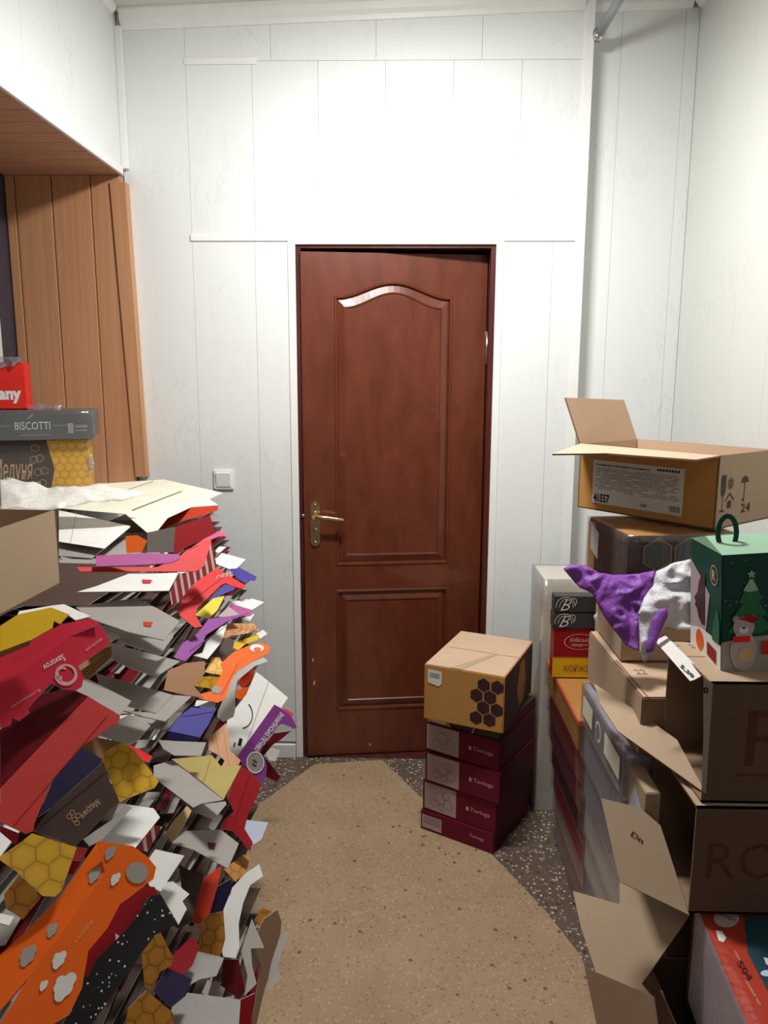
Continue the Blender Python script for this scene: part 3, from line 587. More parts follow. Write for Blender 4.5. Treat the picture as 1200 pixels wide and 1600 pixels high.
ring(b3.left(.0022), .122, .185, .017, .020, .002, 'gold_ink', r, 'gold_emblem', 18); text_on(lambda u, v: b3.left(.0024)(.114+.016*u, .175+.02*v), 'R', 'gold_ink', r, bold=.03)
mesh('handle_panel', [b3.p(*q) for q in ((0, .0, H3), (W3, 0, H3), (W3, .08, H3+.02), (0, .08, H3+.02), (0, .155, H3), (W3, .155, H3))], [(0, 1, 2, 3), (3, 2, 5, 4), (0, 3, 4)], 'green_pale', r)
def ringslab(b_, cx, yy, cz, rx, rz, wd, t_, mat, parent, nm='carry_handle', n=20):
    vs = []
    for i in range(n):
        a = 2*math.pi*i/n
        for k, q in ((rx, rz), (rx-wd, rz-wd*1.1)):
            for dy in (0, t_): vs.append(b_.p(cx+k*math.cos(a), yy+dy, cz+q*math.sin(a)))
    fs = []
    for i in range(n):
        j = (i+1) % n; A, B = 4*i, 4*j
        fs += [(A, B, B+2, A+2), (A+1, A+3, B+3, B+1), (A, A+1, B+1, B), (A+2, B+2, B+3, A+3)]
    return mesh(nm, vs, fs, mat, parent)
ringslab(b3, .030, .05, H3+.030, .022, .038, .009, .003, 'green', r)
# --- brown cartons open to the left
RX = .572; RY = 1.347
zR0, zR1 = .79, 1.03
cR = Box(V((RX, RY, zR0)), V((1, .0, 0)), V((0, 1, 0)), .40, .222, zR1-zR0)
C_ = [V((RX, RY, zR0)), V((RX, RY+.222, zR0)), V((RX, RY+.222, zR1)), V((RX, RY, zR1))]
nf = V((-.25, -.25, 1)).normalized(); Pf = V((RX, RY, zR0))
flapA = [opl(x, y_, Pf, nf) for x, y_ in ((928, 1068), (998, 1113), (1058, 1156), (1103, 1240), (1030, 1188), (965, 1142), (938, 1100))]
flapT = [opl(x, y_, V((RX, RY+.1, zR1)), V((-.6, -.2, 1)).normalized()) for x, y_ in ((1023, 1001), (1040, 993), (1114, 1066), (1096, 1056), (1085, 1062), (1078, 1064))]
ns = V((-1, -.6, 0)).normalized()
flapN = [opl(x, y_, C_[0]+V((0, 0, .1)), V((-.5, -1, 0)).normalized()) for x, y_ in ((1099, 1058), (1114, 1068), (1103, 1240), (1096, 1235), (1099, 1150))]
r = open_carton('brown_carton', 'shade-darkened brown carton lettered R lying open to the left under the gift box', cR, {'front': 'kraft_shadow', 'top': 'kraft', 'bottom': 'kraft'}, 'kraft_dark',
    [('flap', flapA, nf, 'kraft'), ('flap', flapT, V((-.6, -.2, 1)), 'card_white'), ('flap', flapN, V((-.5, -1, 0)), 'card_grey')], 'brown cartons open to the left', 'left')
text_on(lambda u, v: cR.front(.001)(.075+.10*u, .075+.11*v), 'R', 'carton_ink', r, bold=-.01); poly_on(cR.front(.001), [(.06, .055), (.4, .055), (.4, .060), (.06, .060)], 'carton_ink', r, 'printed_rule')
baseR = V(r.location)
def pxpl(P, n, e=.0012, base=V((0, 0, 0))):
    n = n.normalized(); n = n if n.dot(C0-P) > 0 else -n
    return lambda x, y_: opl(x, y_, P, n)+n*e-base
def ptext(fn, A, B, h, body, mat, parent, bold=.01, shear=0, name='lettering', side=1):
    d = ((B[0]-A[0]), (B[1]-A[1])); L = math.hypot(*d); d = (d[0]/L, d[1]/L); u_ = (d[1]*side, -d[0]*side)
    return text_on(lambda u, v: fn(A[0]+d[0]*L*u+u_[0]*h*v, A[1]+d[1]*L*u+u_[1]*h*v), body, mat, parent, name, bold, shear)
ptext(pxpl(V((RX, RY+.1, zR1)), V((-.6, -.2, 1)), .002, baseR), (1062, 1043), (1082, 1061), 6, '5,20', 'ink', r, .03)
ptext(pxpl(C_[0]+V((0, 0, .1)), V((-.5, -1, 0)), .002, baseR), (1099, 1083), (1107, 1083), 10, '0', 'ink', r, .03)
text_on(lambda u, v: cR.top(.001)(.03+.05*u, .18+.02*v), '22 кг', 'ink_faint', r); polys_on(cR.top(.0008), [[(0, .129), (.4, .129), (.4, .131), (0, .131)]], 'kraft_shadow', r, 'lid_seam')
zQ0 = .565
cQ = Box(V((RX-.012, RY-.012, zQ0)), V((1, .0, 0)), V((0, 1, 0)), .42, .255, zR0-zQ0-.002)
nq = V((-.5, -.75, .55)).normalized(); Pq = V((RX-.02, RY-.02, zQ0))
flapQ = [opl(x, y_, Pq, nq) for x, y_ in ((939, 1247), (1000, 1262), (1032, 1290), (1052, 1352), (1077, 1430), (968, 1377))]
r = open_carton('brown_carton', 'shade-darkened brown carton lettered ROS lying open to the left beneath carton R', cQ, {'front': 'kraft_shadow', 'top': 'kraft', 'bottom': 'golden_kraft'}, 'kraft_dark',
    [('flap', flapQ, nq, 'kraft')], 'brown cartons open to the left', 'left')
text_on(lambda u, v: cQ.front(.001)(.028+.185*u, .075+.075*v), 'ROS', 'carton_ink', r, bold=-.01)
ptext(pxpl(Pq, nq, .0015, V(r.location)), (985, 1305), (1003, 1318), 8, 'Dn', 'ink_red', r)
# lowest open carton with two flaps
nw = V((-.55, -.35, .75)).normalized(); Pw = V((.50, 1.30, .30)); 
b5 = Box(V((.545, 1.14, .03)), V((1, 0, 0)), V((0, 1, 0)), .42, .36, .30)
fl1 = [opl(x, y_, Pw, nw) for x, y_ in ((895, 1392), (968, 1413), (968, 1378), (1077, 1431), (1003, 1537), (1020, 1557), (931, 1519), (908, 1450))]
nw2 = V((-.9, -.3, .35)).normalized()
P2 = opl(931, 1519, Pw, nw)
fl2 = [opl(x, y_, P2, nw2) for x, y_ in ((907, 1482), (915, 1513), (931, 1519), (1020, 1557), (1026, 1600), (1030, 1640), (945, 1640), (932, 1600))]
r = open_carton('open_carton', 'open kraft carton with wide flaps low on the right beside the bare floor', b5, {'front': 'kraft_dark', 'left': 'kraft_shadow', 'top': 'kraft'}, 'kraft_shadow', [('flap', fl1, nw, 'kraft'), ('flap', fl2, nw2, 'kraft_dark')], None, 'top')
# --- orange cake box bottom right
zO = .555
p0, p1 = oz(1087, 1411, zO), oz(1168, 1600, zO); uy = (p0-p1).normalized(); ux = uy.cross(V((0, 0, 1)))
b6 = Box(V((p1.x, p1.y, .335))-uy*.06, ux, uy, .30, (p0-p1).length+.06, zO-.335)
r = b6.build('cake_box', ['orange_deep', 'orange', 'orange', 'lilac', 'orange_deep', 'orange'], 'orange cake box with clear window in the bottom right corner', 'cake box', None, .002)
tp = pxpl(V((p0.x, p0.y, zO)), V((0, 0, 1)), .001, b6.base)
tp2 = pxpl(V((p0.x, p0.y, zO)), V((0, 0, 1)), .0018, b6.base)
poly_on(tp, [(1163, 1432), (1168, 1489), (1200, 1550), (1260, 1660), (1320, 1500), (1300, 1436)], 'sea', r, 'window')
polys_on(tp2, [[(1193, 1497), (1205, 1500), (1210, 1515), (1197, 1508)]], 'card_white', r, 'cake_decoration'); polys_on(tp2, [circ(1198, 1522, 10, 5, 12)], 'lightblue', r, 'cake_decoration')
polys_on(tp, [circ(1135, 1435, 20, 15, 20, .4)], 'pale_mauve', r, 'printed_badge'); ptext(tp2, (1122, 1431), (1148, 1444), 7, 'Торт', 'slate', r)
polys_on(tp, [[(1118, 1454), (1128, 1456), (1135, 1466), (1130, 1473), (1123, 1470)]], 'white', r, 'printed_drop')
ptext(tp2, (1150, 1506), (1168, 1534), 10, '504', 'ink_red', r, .02); ptext(tp2, (1146, 1488), (1153, 1503), 5, 'серія', 'tan', r); ptext(tp2, (1163, 1534), (1186, 1574), 5, 'солодкий торт', 'tan', r)
wrap_film(b6, r, 'clear_film', .003)
sb = Box(b6.base+V((-.14, -.2, -.335)), V((1, 0, 0)), V((0, 1, 0)), .34, .36, .333); sb.a = V((.60, 1.0, 0)); sb.w = .40; sb.d = .12
sb.build('supporting_carton', ['wine', 'wine', 'wine', 'wine', 'kraft', 'wine'], 'dark wine-coloured carton standing on the floor beneath the orange cake box', 'carton')
# stack supports below the brown cartons
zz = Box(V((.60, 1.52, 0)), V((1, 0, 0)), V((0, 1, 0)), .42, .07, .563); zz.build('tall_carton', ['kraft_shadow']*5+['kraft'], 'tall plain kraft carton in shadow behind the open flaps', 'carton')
# --- box marked 22 under the bag
b7 = Box(V((.525, 1.575, .765)), V((1, .02, 0)), V((-.02, 1, 0)), .30, .44, .135)
r = b7.build('kraft_box', ['kraft_dark', 'kraft', 'kraft', 'kraft', 'kraft_light', 'kraft'], 'plain kraft box marked 22 lying under the purple bag', 'box')
text_on(lambda u, v: b7.top(.001)(.030+.026*u, .13+.03*v), '22', 'ink_faint', r)
polys_on(b7.top(.0008), [[(.0, .22), (.012, .22), (.014, .0), (.010, .0)]], 'kraft_dark', r, 'lid_slit')
# --- tall tray stacks, left faces towards the aisle
def tray(x0, y0, y1, z0, z1, body, rim, label, film_m=None, shift=0, cat='pastry tray', grp=None, rimh=.016):
    bb = Box(V((x0, y0, z0)), V((1, 0, 0)), V((0, 1, 0)), .26, y1-y0, z1-z0-.0015)
    rt_ = bb.build('pastry_tray', [body]*6, label, cat, grp, .002)
    g = .003; zr = bb.h-rimh
    vs = []; fs = []
    for (xa, ya, xb, yb) in ((-g, -g, bb.w+g, 0), (-g, bb.d, bb.w+g, bb.d+g), (-g, 0, 0, bb.d), (bb.w, 0, bb.w+g, bb.d)):
        k = len(vs); vs += [bb.p(xx, yy, z) for z in (zr, bb.h) for xx, yy in ((xa, ya), (xb, ya), (xb, yb), (xa, yb))]
        fs += [tuple(i+k for i in f) for f in [(3, 2, 1, 0), (4, 5, 6, 7), (0, 1, 5, 4), (1, 2, 6, 5), (2, 3, 7, 6), (3, 0, 4, 7)]]
    mesh('tray_rim', vs, fs, rim, rt_)
    if film_m: wrap_film(bb, rt_, film_m, .005, sub=6, amp=.006)
    return rt_
GA = 'wrapped trays in the far floor stack'
A_ = [('pale_mauve', 'orange', 'pale wrapped tray with orange rim on the floor, far stack', 'clear_film'), ('pale_mauve', 'orange', 'pale wrapped tray with orange rim, second from the floor in the far stack', 'clear_film'),
      ('crimson', 'orange', 'crimson wrapped tray third from the floor in the far stack', 'clear_film'), ('wine', 'crimson', 'dark wine tray at half height in the far stack', 'clear_film'),
      ('rosewood', 'navy', 'wine-red tray with navy rim above the dark wine one, far stack', 'red_film'), ('crimson', 'red', 'bright red-rimmed tray second from top in the far stack', 'red_film'), ('golden_deep', 'orange', 'brown tray with orange rim at the top of the far stack', 'clear_film')]
z = 0; hh = .648/7
for i, (bd, rm, lb, fm_) in enumerate(A_):
    tray(.548-.008*i+random.uniform(-.003, .003), 2.0, 2.46, z, z+hh, bd, rm, lb, fm_, grp=GA); z += hh
GB = 'wrapped trays in the near floor stack'
B_ = [('card_white', 'card_grey', 'milky film-wrapped grey tray on the floor, near stack'), ('lilac', 'orange', 'film-wrapped tray with orange rim, second from the floor in the near stack'), ('card_white', 'lilac', 'grey film-wrapped tray third from the floor in the near stack'),
      ('card_white', 'card_grey', 'pale grey film-wrapped tray at half height in the near stack'), ('lilac', 'card_white', 'lilac film-wrapped tray with painted highlight rim, upper part of the near stack'), ('lilac', 'white', 'grey film-wrapped tray with painted highlight rim second from top, near stack'), ('lilac', 'lilac', 'lilac tray with two white stickers topping the near stack')]  # white rims here are film highlights put into the colour
z = 0; hh = .762/7
for i, (bd, rm, lb) in enumerate(B_):
    rt_ = tray(.540-.006*i, 1.60, 1.985, z, z+hh, bd, rm, lb, 'milky_film', grp=GB, rimh=.007); z += hh
q = lambda u, v: V((-.13-.0072, -.1925+.385-u, v))
poly_on(q, [(.02, .03), (.12, .03), (.12, .085), (.02, .085)], 'card_cream', rt_, 'paper_sticker'); poly_on(q, [(.24, .03), (.37, .03), (.37, .085), (.24, .085)], 'card_cream', rt_, 'paper_sticker'); ring(q, .18, .055, .026, .026, .006, 'white', rt_, 'round_logo')
# --- far column: yellow and red box, two black monogram boxes
def fbox(x0, x1, y, d, z0, z1, fm, label, nm='box', cat='box', grp=None):
    bb = Box(V((x0, y, z0)), V((1, 0, 0)), V((0, 1, 0)), x1-x0, d, z1-z0-.001); return bb, bb.build(nm, fm, label, cat, grp, .002)
bb, r = fbox(.480, .70, 2.3, .05, .65, .810, ['golden', 'crimson', 'crimson', 'crimson', 'crimson', 'crimson'], 'red and yellow cake box with white oval logo under the black monogram boxes', 'cake_box', 'cake box')
poly_on(bb.front(), [(0, .068), (bb.w, .068), (bb.w, bb.h), (0, bb.h)], 'crimson', r, 'red_panel')
ring(bb.front(.0014), .082, .118, .050, .026, .003, 'rose_ink', r, 'oval_logo'); text_on(lambda u, v: bb.front(.0014)(.050+.062*u, .118+.014*v), 'Київська', 'rose_ink', r, bold=.01, shear=.3); text_on(lambda u, v: bb.front(.0014)(.056+.050*u, .100+.012*v), 'пекарня', 'rose_ink', r, bold=.01, shear=.3)
text_on(lambda u, v: bb.front(.0014)(.036+.075*u, .020+.022*v), 'КОРЖІ', 'brown', r, bold=.01)
for i, lb in enumerate(('black box with white script monogram, lower of two', 'black box with white script monogram, upper of two')):
    bb, r = fbox(.476+.002*i, .70, 2.297, .05, .811+.053*i, .863+.053*i, ['slate_dark']*6, lb, 'monogram_box', 'box', 'black monogram boxes')
    f_ = bb.front(.0012)
    text_on(lambda u, v: f_(.018+.034*u, .006+.036*v), 'B', 'white', r, bold=-.01, shear=.5)
    ring(f_, .034, .020, .030, .029, .0016, 'white', r, 'monogram_swirl', 20, .0, math.pi*1.05); ring(f_, .036, .016, .022, .027, .0014, 'white', r, 'monogram_swirl', 20, 0, math.pi); ring(f_, .058, .034, .010, .012, .0014, 'white', r, 'monogram_swirl', 14, -1.2, 3.4)
bb, r = fbox(.505, .70, 2.62, .2, 0, .885, ['card_cream', 'card_grey', 'card_grey', 'card_cream', 'card_cream', 'card_grey'], 'tall pale film-wrapped carton at the back beside the niche', 'wrapped_carton', 'carton')
wrap_film(bb, r, 'milky_film', .006, sub=9, amp=.01)
bb, r = fbox(.60, .98, 2.02, .26, .65, .965, ['tan']*6, 'plain tan carton behind the monogram boxes under the purple bag', 'wrapped_carton', 'carton'); bb2, r = fbox(.535, .95, 1.78, .23, .905, 1.043, ['kraft']*6, 'kraft carton under the dark hexagon box', 'kraft_box', 'carton')
bb, r = fbox(.43, .495, 2.72, .16, 0, .40, ['golden_kraft', 'brown', 'brown', 'golden_deep', 'golden_kraft', 'brown'], 'golden-brown film-wrapped box behind the short door stack', 'wrapped_box', 'box'); wrap_film(bb, r, 'clear_film', .005)
# box with crumpled blue paper between the cartons
bb, r = fbox(.512, .543, 1.475, .12, .565, .735, ['kraft']*6, 'kraft box with a torn blue-white paper label between the brown cartons', 'kraft_box', 'box')
poly_on(bb.left(.001), [(.015, .05), (.05, .02), (.09, .04), (.10, .12), (.05, .15), (.03, .11)], 'lightblue', r, 'torn_label')
# ------------------------------------------------------------------ crumpled plastic things
def crumple(name, poly, plane, mat, label=None, cat=None, parent=None, amp=.012, bulge=.05, step=5, sc=9, th=.003, group=None, seed=0):
    P, n = plane; n = n.normalized(); n = n if n.dot(C0-P) > 0 else -n
    def inside(x, y_):
        c = False; j = len(poly)-1
        for i in range(len(poly)):
            xi, yi = poly[i]; xj, yj = poly[j]
            if (yi > y_) != (yj > y_) and x < (xj-xi)*(y_-yi)/(yj-yi)+xi: c = not c
            j = i
        return c
    def near(x, y_):
        best = None
        for i in range(len(poly)):
            ax, ay = poly[i]; bx, by = poly[(i+1) % len(poly)]; dx, dy = bx-ax, by-ay; t_ = max(0, min(1, ((x-ax)*dx+(y_-ay)*dy)/(dx*dx+dy*dy+1e-9)))
            qx, qy = ax+dx*t_, ay+dy*t_; d = math.hypot(x-qx, y_-qy)
            if best is None or d < best[0]: best = (d, qx, qy)
        return best
    xs = [p[0] for p in poly]; ys = [p[1] for p in poly]; nx = int((max(xs)-min(xs))/step)+2; ny = int((max(ys)-min(ys))/step)+2
    x0, y0 = min(xs)-step/2, min(ys)-step/2; idx = {}; cells = []
    for i in range(nx):
        for j in range(ny):
            if inside(x0+(i+.5)*step, y0+(j+.5)*step): cells.append((i, j))
    cs = set(cells); pos = []
    def vid(i, j):
        if (i, j) in idx: return idx[(i, j)]
        full = all((a, c) in cs for a in (i-1, i) for c in (j-1, j)); x, y_ = x0+i*step, y0+j*step; d, qx, qy = near(x, y_)
        if not full: x, y_ = qx, qy; d = 0
        p = opl(x, y_, P, n); k = min(1, d/30)
        h = bulge*math.sqrt(k*(2-k)) + amp*(.6*noise.noise(p*sc*.5+V((seed, 0, 0)))+.5*(1-2*abs(noise.noise(p*sc+V((seed, 0, 0)))))+.3*(1-2*abs(noise.noise(p*sc*2.4+V((0, seed, 0)))))-.5)
        idx[(i, j)] = len(pos); pos.append(p+n*h); return idx[(i, j)]
    fs = [(vid(i, j), vid(i, j+1), vid(i+1, j+1), vid(i+1, j)) for i, j in cells]
    c = sum(pos, V())/len(pos); base = V((c.x, c.y, min(p.z for p in pos))) if parent is None else V((0, 0, 0))
    o = mesh(name, [p-base for p in pos], fs, mat, parent, smooth=True)
    if parent is None: o.location = base
    md = o.modifiers.new('thick', 'SOLIDIFY'); md.thickness = th; md.offset = -1
    if label: tag(o, label, cat, group)
    return o
pb_ = crumple('purple_bag', [(879, 888), (892, 883), (915, 884), (938, 896), (962, 896), (1024, 893), (1025, 908), (1012, 930), (1004, 945), (998, 960), (998, 1018), (978, 1008), (962, 988), (945, 965), (925, 928), (905, 918), (892, 903)], (V((.50, 1.62, .96)), V((-.35, -.9, .45))), 'purple_bag', 'crumpled purple plastic bag on the kraft boxes at right', 'plastic bag', None, .030, .008, 3, 16)
crumple('white_bag', [(1025, 893), (1050, 882), (1080, 873), (1085, 900), (1085, 985), (1060, 985), (1040, 978), (1024, 1005), (1015, 1030), (1005, 1033), (1000, 1020), (998, 960), (1006, 935), (1020, 915)], (V((.52, 1.56, .95)), V((-.35, -.9, .45))), 'white_bag', 'crumpled white plastic bag between purple bag and green gift box', 'plastic bag', None, .030, .012, 3, 13, seed=5)
crumple('purple_handle_hole', [(1031, 951), (1042, 950), (1044, 962), (1036, 980), (1028, 1000), (1020, 1018), (1010, 1020), (1009, 1008), (1016, 985), (1018, 968)], (V((.50, 1.50, .945)), V((-.35, -.9, .45))), 'purple_bag', None, None, None, .004, .006, 3, 12)['label'] = 'purple plastic strip showing through the white bag'
bpy.data.objects['purple_handle_hole'].name = 'plastic_strip'; bpy.data.objects['plastic_strip']['category'] = 'plastic bag'
crumple('blue_wrapper', [(927, 962), (935, 955), (944, 970), (955, 985), (948, 995), (940, 992), (932, 980)], (V((.55, 2.0, .9)), V((-.3, -1, .3))), 'white_bag', 'small pale blue crumpled wrapper beside the monogram boxes', 'wrapper', None, .01, .01, 3, 20)
# ================================================================== THE PILE OF FLATTENED BOXES ON THE LEFT
def pile_y(px, py):
    r = ray(px, py); r = r/r.y; return min(max(-(.30+.379)/(r.x+.24*r.z) if (r.x+.24*r.z) < -.05 else 9, .6), 2.75)
SH = []
GP = 'flattened boxes in the left pile'
TILT = {'H': (.10, -.10, 1), 'HL': (-.12, -.12, 1), 'HF': (.12, -.32, 1), 'HR': (.35, -.12, 1), 'D': (.42, -.45, .78), 'DF': (.12, -.62, .75), 'V': (.45, -.75, .45), 'DR': (.62, -.45, .62), 'VR': (.75, -.6, .25)}
def S(label, mat, poly, n='H', off=.012, z=None, back='card_grey', th=.0016, hinge=None, edge='edge_white', name='flattened_box', cat='cardboard sheet', group=GP):
    """one die-cut card: outline seen along sight lines, laid in its own tilted plane at its own depth.
    hinge = [(p1, p2, normal, poly, mat)] adds panels folded about an edge of the first"""
    n = V(TILT[n] if isinstance(n, str) else n).normalized()
    cx = sum(p[0] for p in poly)/len(poly); cyy = sum(p[1] for p in poly)/len(poly)
    if z is not None: P = oz(cx, cyy, z)
    else:
        P = C0+ray(cx, cyy)*(pile_y(cx, cyy)/ray(cx, cyy).y)
        k = 1.0
        for x, y_ in poly:
            q = opl(x, y_, P, n); k = min(k, pile_y(x, y_)/max(q.y, .01))
        k = max(k, .84)*(1-off); P = C0+(P-C0)*k
    if n.dot(C0-P) < 0: n = -n
    pts = [opl(x, y_, P, n) for x, y_ in poly]
    c = sum(pts, V())/len(pts); base = V((c.x, c.y, min(p.z for p in pts)))
    names = list(dict.fromkeys([mat, back, edge]+[h[4] for h in (hinge or [])]))
    vs, fs, mi, uv = extr(name, pts, n, th, None, mi=(0, names.index(back), names.index(edge)))
    planes = [(P, n)]
    for (a, b_, nh, pl, m2) in (hinge or []):
        A = opl(a[0], a[1], P, n); B = opl(b_[0], b_[1], P, n); e_ = (B-A).normalized(); nn = V(nh); nn = (nn-e_*nn.dot(e_)).normalized()
        if nn.dot(C0-A) < 0: nn = -nn
        q = [opl(x, y_, A, nn) for x, y_ in pl]; v2, f2_, mi2, uv2 = extr(name, q, nn, th, None, mi=(names.index(m2), names.index(back), names.index(edge)))
        o = len(vs); vs += v2; fs += [tuple(i+o for i in f) for f in f2_]; mi += mi2; uv += uv2; planes.append((A, nn))
    ob = mesh(name, [v-base for v in vs], fs, names, None, mi, uv); ob.location = base; tag(ob, label, cat, group)
    ob_f = [pxpl(P_, n_, .0012, base) for P_, n_ in planes]; ob_g = [pxpl(P_, n_, .0022, base) for P_, n_ in planes]
    SH.append(ob); return ob, ob_f, ob_g
# ---- top of the pile
o, f, g = S('large cream card lying across the top of the pile under the light switch', 'card_cream', [(96, 794), (75, 776), (140, 757), (256, 749), (348, 770), (327, 780), (341, 789), (299, 792), (262, 809), (238, 839), (196, 803), (150, 799)], (.02, -.03, 1), z=1.195, back='brown_dark')
polys_on(f[0], [[(206, 797), (284, 767), (284, 768.5), (207, 798.5)]], 'grey_ink', o, 'fold_slot')
S('dark orange underside flap drooping below the cream top card', 'orange_deep', [(341, 790), (340, 797), (325, 803), (290, 812), (262, 824), (240, 840), (262, 809), (299, 793)], 'DF', z=1.165, back='brown_dark')
S('bright white card under the left end of the cream top card', 'card_white', [(92, 797), (205, 822), (163, 857), (92, 846)], (.05, -.05, 1), z=1.17)
S('grey card edge peeping below the bright white one near the kraft tray', 'card_grey', [(92, 847), (163, 857), (143, 872), (92, 868)], (.0, -.3, 1), z=1.145)
S('second grey card edge below the bright white one, pointed corner down', 'card_grey', [(94, 869), (147, 880), (168, 866), (170, 873), (134, 898), (98, 878)], (.0, -.35, 1), z=1.13)
crumple('packing_sheet', [(0, 750), (14, 746), (50, 752), (76, 764), (140, 760), (200, 762), (230, 770), (190, 780), (100, 793), (94, 796), (0, 795)], (V((-.8, 1.9, 1.215)), V((.0, -.25, 1))), 'white_wrap', 'crumpled white packing sheet lying on the pile behind the kraft tray', 'packing sheet', None, .018, .005, 4, 7, th=.001, seed=3)
S('red-printed folded carton with round logo just under the cream top card', 'crimson', [(274, 823), (328, 805), (335, 827), (331, 834), (319, 842), (279, 861), (271, 863)], 'V', z=None, off=.03,
  hinge=[((274, 823), (271, 863), (-.5, -1, .2), [(230, 832), (274, 823), (271, 863), (230, 863)], 'card_grey')])
o, f, g = S('orange scrap of card beneath the cream top card corner', 'orange', [(196, 838), (214, 836), (230, 845), (222, 862), (198, 864)], 'V', off=.03)
o, f, g = SH[-2], None, None
rc, rf, rg = S('small crimson end flap with white round emblem beside the light switch', 'crimson', [(300, 816), (328, 805), (335, 827), (331, 834), (306, 848)], 'V', off=.075, edge='pink')
ring(rf[0], 321, 817, 7, 9, 1.4, 'rose_ink', rc, 'round_emblem'); polys_on(rf[0], [[(316, 815), (325, 812), (325, 814), (316, 817)], [(317, 820), (326, 817), (326, 819), (317, 822)]], 'rose_ink', rc, 'emblem_lines')
S('pink card tongue sticking out right below the crimson end flap', 'pink', [(331, 836), (341, 830), (352, 832), (351, 837), (340, 838), (322, 846), (319, 842)], 'H', off=.02, edge='rose_ink')
S('plum-mauve card strip under the orange scrap', 'mauve', [(150, 868), (230, 864), (281, 866), (281, 873), (268, 879), (230, 882), (150, 885)], 'HF', off=.02, edge='purple')
S('long bright red box panel running under the striped card', 'red', [(120, 886), (246, 886), (281, 870), (286, 864), (315, 845), (318, 842), (330, 845), (319, 884), (306, 893), (246, 893), (125, 893)], 'D', off=.022, edge='coral')
o, f, g = S('red and white striped card standing out at the right of the pile top', 'striped_red', [(316, 851), (330, 842), (338, 881), (335, 890), (304, 911), (276, 944), (268, 945), (265, 926), (279, 897), (309, 890), (319, 876), (296, 876)], 'V', off=.045)
polys_on(f[0], [[(300, 871), (309, 862), (313, 878), (304, 882)]], 'maroon', o, 'printed_emblem')
o, f, g = S('white card with a small red square beside the striped card', 'card_white', [(120, 925), (150, 916), (205, 895), (279, 895), (264, 923)], 'H', off=.03, edge='grey_ink')
poly_on(f[0], [(222, 906), (238, 907), (235, 912), (223, 912)], 'pink_red', o, 'red_square')
S('white curved tab edge on the red panel above the striped card', 'card_white', [(272, 892), (308, 893), (303, 896), (285, 897)], 'H', off=.05)
o, f, g = S('glossy red arched card hanging over the right side near the top', 'red', [(322, 899), (340, 886), (352, 896), (384, 915), (379, 920), (364, 916), (352, 911), (344, 915), (306, 953), (306, 962), (316, 979), (304, 981), (281, 962), (277, 951), (284, 940), (304, 911)], 'D', off=.045, edge='crimson')
ptext(f[0], (338, 905), (364, 899), 6, 'rest', 'rose_ink', o, .0, .3)
S('small white card at the far right just below the crimson flap', 'card_white', [(337, 860), (342, 854), (354, 854), (337, 869)], 'H', off=.01)
S('white pointed card sticking out right above the blue one', 'card_white', [(335, 873), (347, 864), (384, 874), (370, 888), (358, 889), (337, 881)], 'H', off=.02, edge='grey_ink')
S('blue card corner sticking out right above the red arch', 'blue', [(357, 888), (372, 886), (401, 901), (398, 907), (392, 906), (384, 912), (372, 905)], 'HF', off=.02, edge='navy')
S('narrow blue card strip seen under the red arched card', 'blue', [(328, 936), (352, 913), (369, 917), (363, 922), (345, 930), (316, 972), (309, 975)], 'D', off=.02)
S('lemon yellow card corner tucked under the red arched card', 'yellow', [(304, 961), (333, 935), (351, 931), (340, 953), (326, 967)], 'D', off=.032)
S('purple printed panel curving below the lemon yellow corner', 'purple', [(326, 967), (358, 963), (391, 957), (355, 971), (322, 992), (315, 1008), (289, 1033), (271, 1027), (285, 1005), (308, 990)], 'D', off=.03, edge='mauve')
S('white card corner jutting far right at pile mid-upper height', 'card_white', [(361, 941), (390, 934), (413, 941), (394, 953), (372, 950)], 'H', off=.02, edge='grey_ink')
S('mauve card strip below the white far-right corner', 'mauve', [(361, 943), (394, 953), (392, 962), (374, 963), (352, 955)], 'HF', off=.022, edge='purple')
S('beige-grey triangular card beneath the mauve strip', 'pale_mauve', [(340, 963), (358, 948), (378, 963), (352, 966)], 'HF', off=.028)
S('card printed with baked bread jutting right over the golden strip', 'bread_print', [(345, 985), (356, 974), (396, 974), (406, 985), (384, 990), (363, 993), (349, 999), (340, 996)], 'HF', off=.02)
S('white card tip beside the bread print', 'card_white', [(378, 966), (398, 959), (386, 977), (380, 976)], 'H', off=.02)
S('golden card strip right below the bread print', 'golden', [(366, 1004), (405, 991), (403, 1000), (384, 1006), (372, 1016), (364, 1012)], 'D', off=.024)
S('small white card corner right of the golden strip', 'card_white', [(400, 990), (411, 984), (418, 990), (406, 998)], 'H', off=.012)
S('dark brown card deep behind the orange arched card', 'brown_dark', [(318, 1000), (350, 996), (366, 1000), (364, 1015), (345, 1036), (322, 1036), (308, 1020)], 'D', off=.01)
S('white curled inner panel beside the purple printed panel', 'card_white', [(322, 1004), (345, 980), (355, 976), (345, 1005), (324, 1030), (302, 1024), (316, 1020)], 'D', off=.02)
o, f, g = S('bright orange arched card with white eye spots mid-right of the pile', 'orange', [(345, 1037), (363, 1020), (390, 1008), (410, 1004), (423, 1011), (419, 1021), (401, 1030), (384, 1040), (369, 1050), (361, 1064), (352, 1092), (340, 1098), (318, 1093), (302, 1087), (330, 1080), (341, 1062), (349, 1046)], 'D', off=.055, edge='orange_deep')
poly_on(f[0], circ(401, 1013, 11, 6, 18, .2), 'card_white', o, 'white_eye_spot'); poly_on(g[0], circ(402, 1015, 6, 3.2, 14), 'orange', o, 'eye_spot_centre'); poly_on(f[0], circ(338, 1078, 8, 6, 14), 'card_grey', o, 'white_eye_spot')
S('small honeycomb-printed panel just left of the orange arched card', 'honeycomb', [(320, 1050), (331, 1027), (343, 1027), (350, 1041), (350, 1056)], 'D', off=.04)
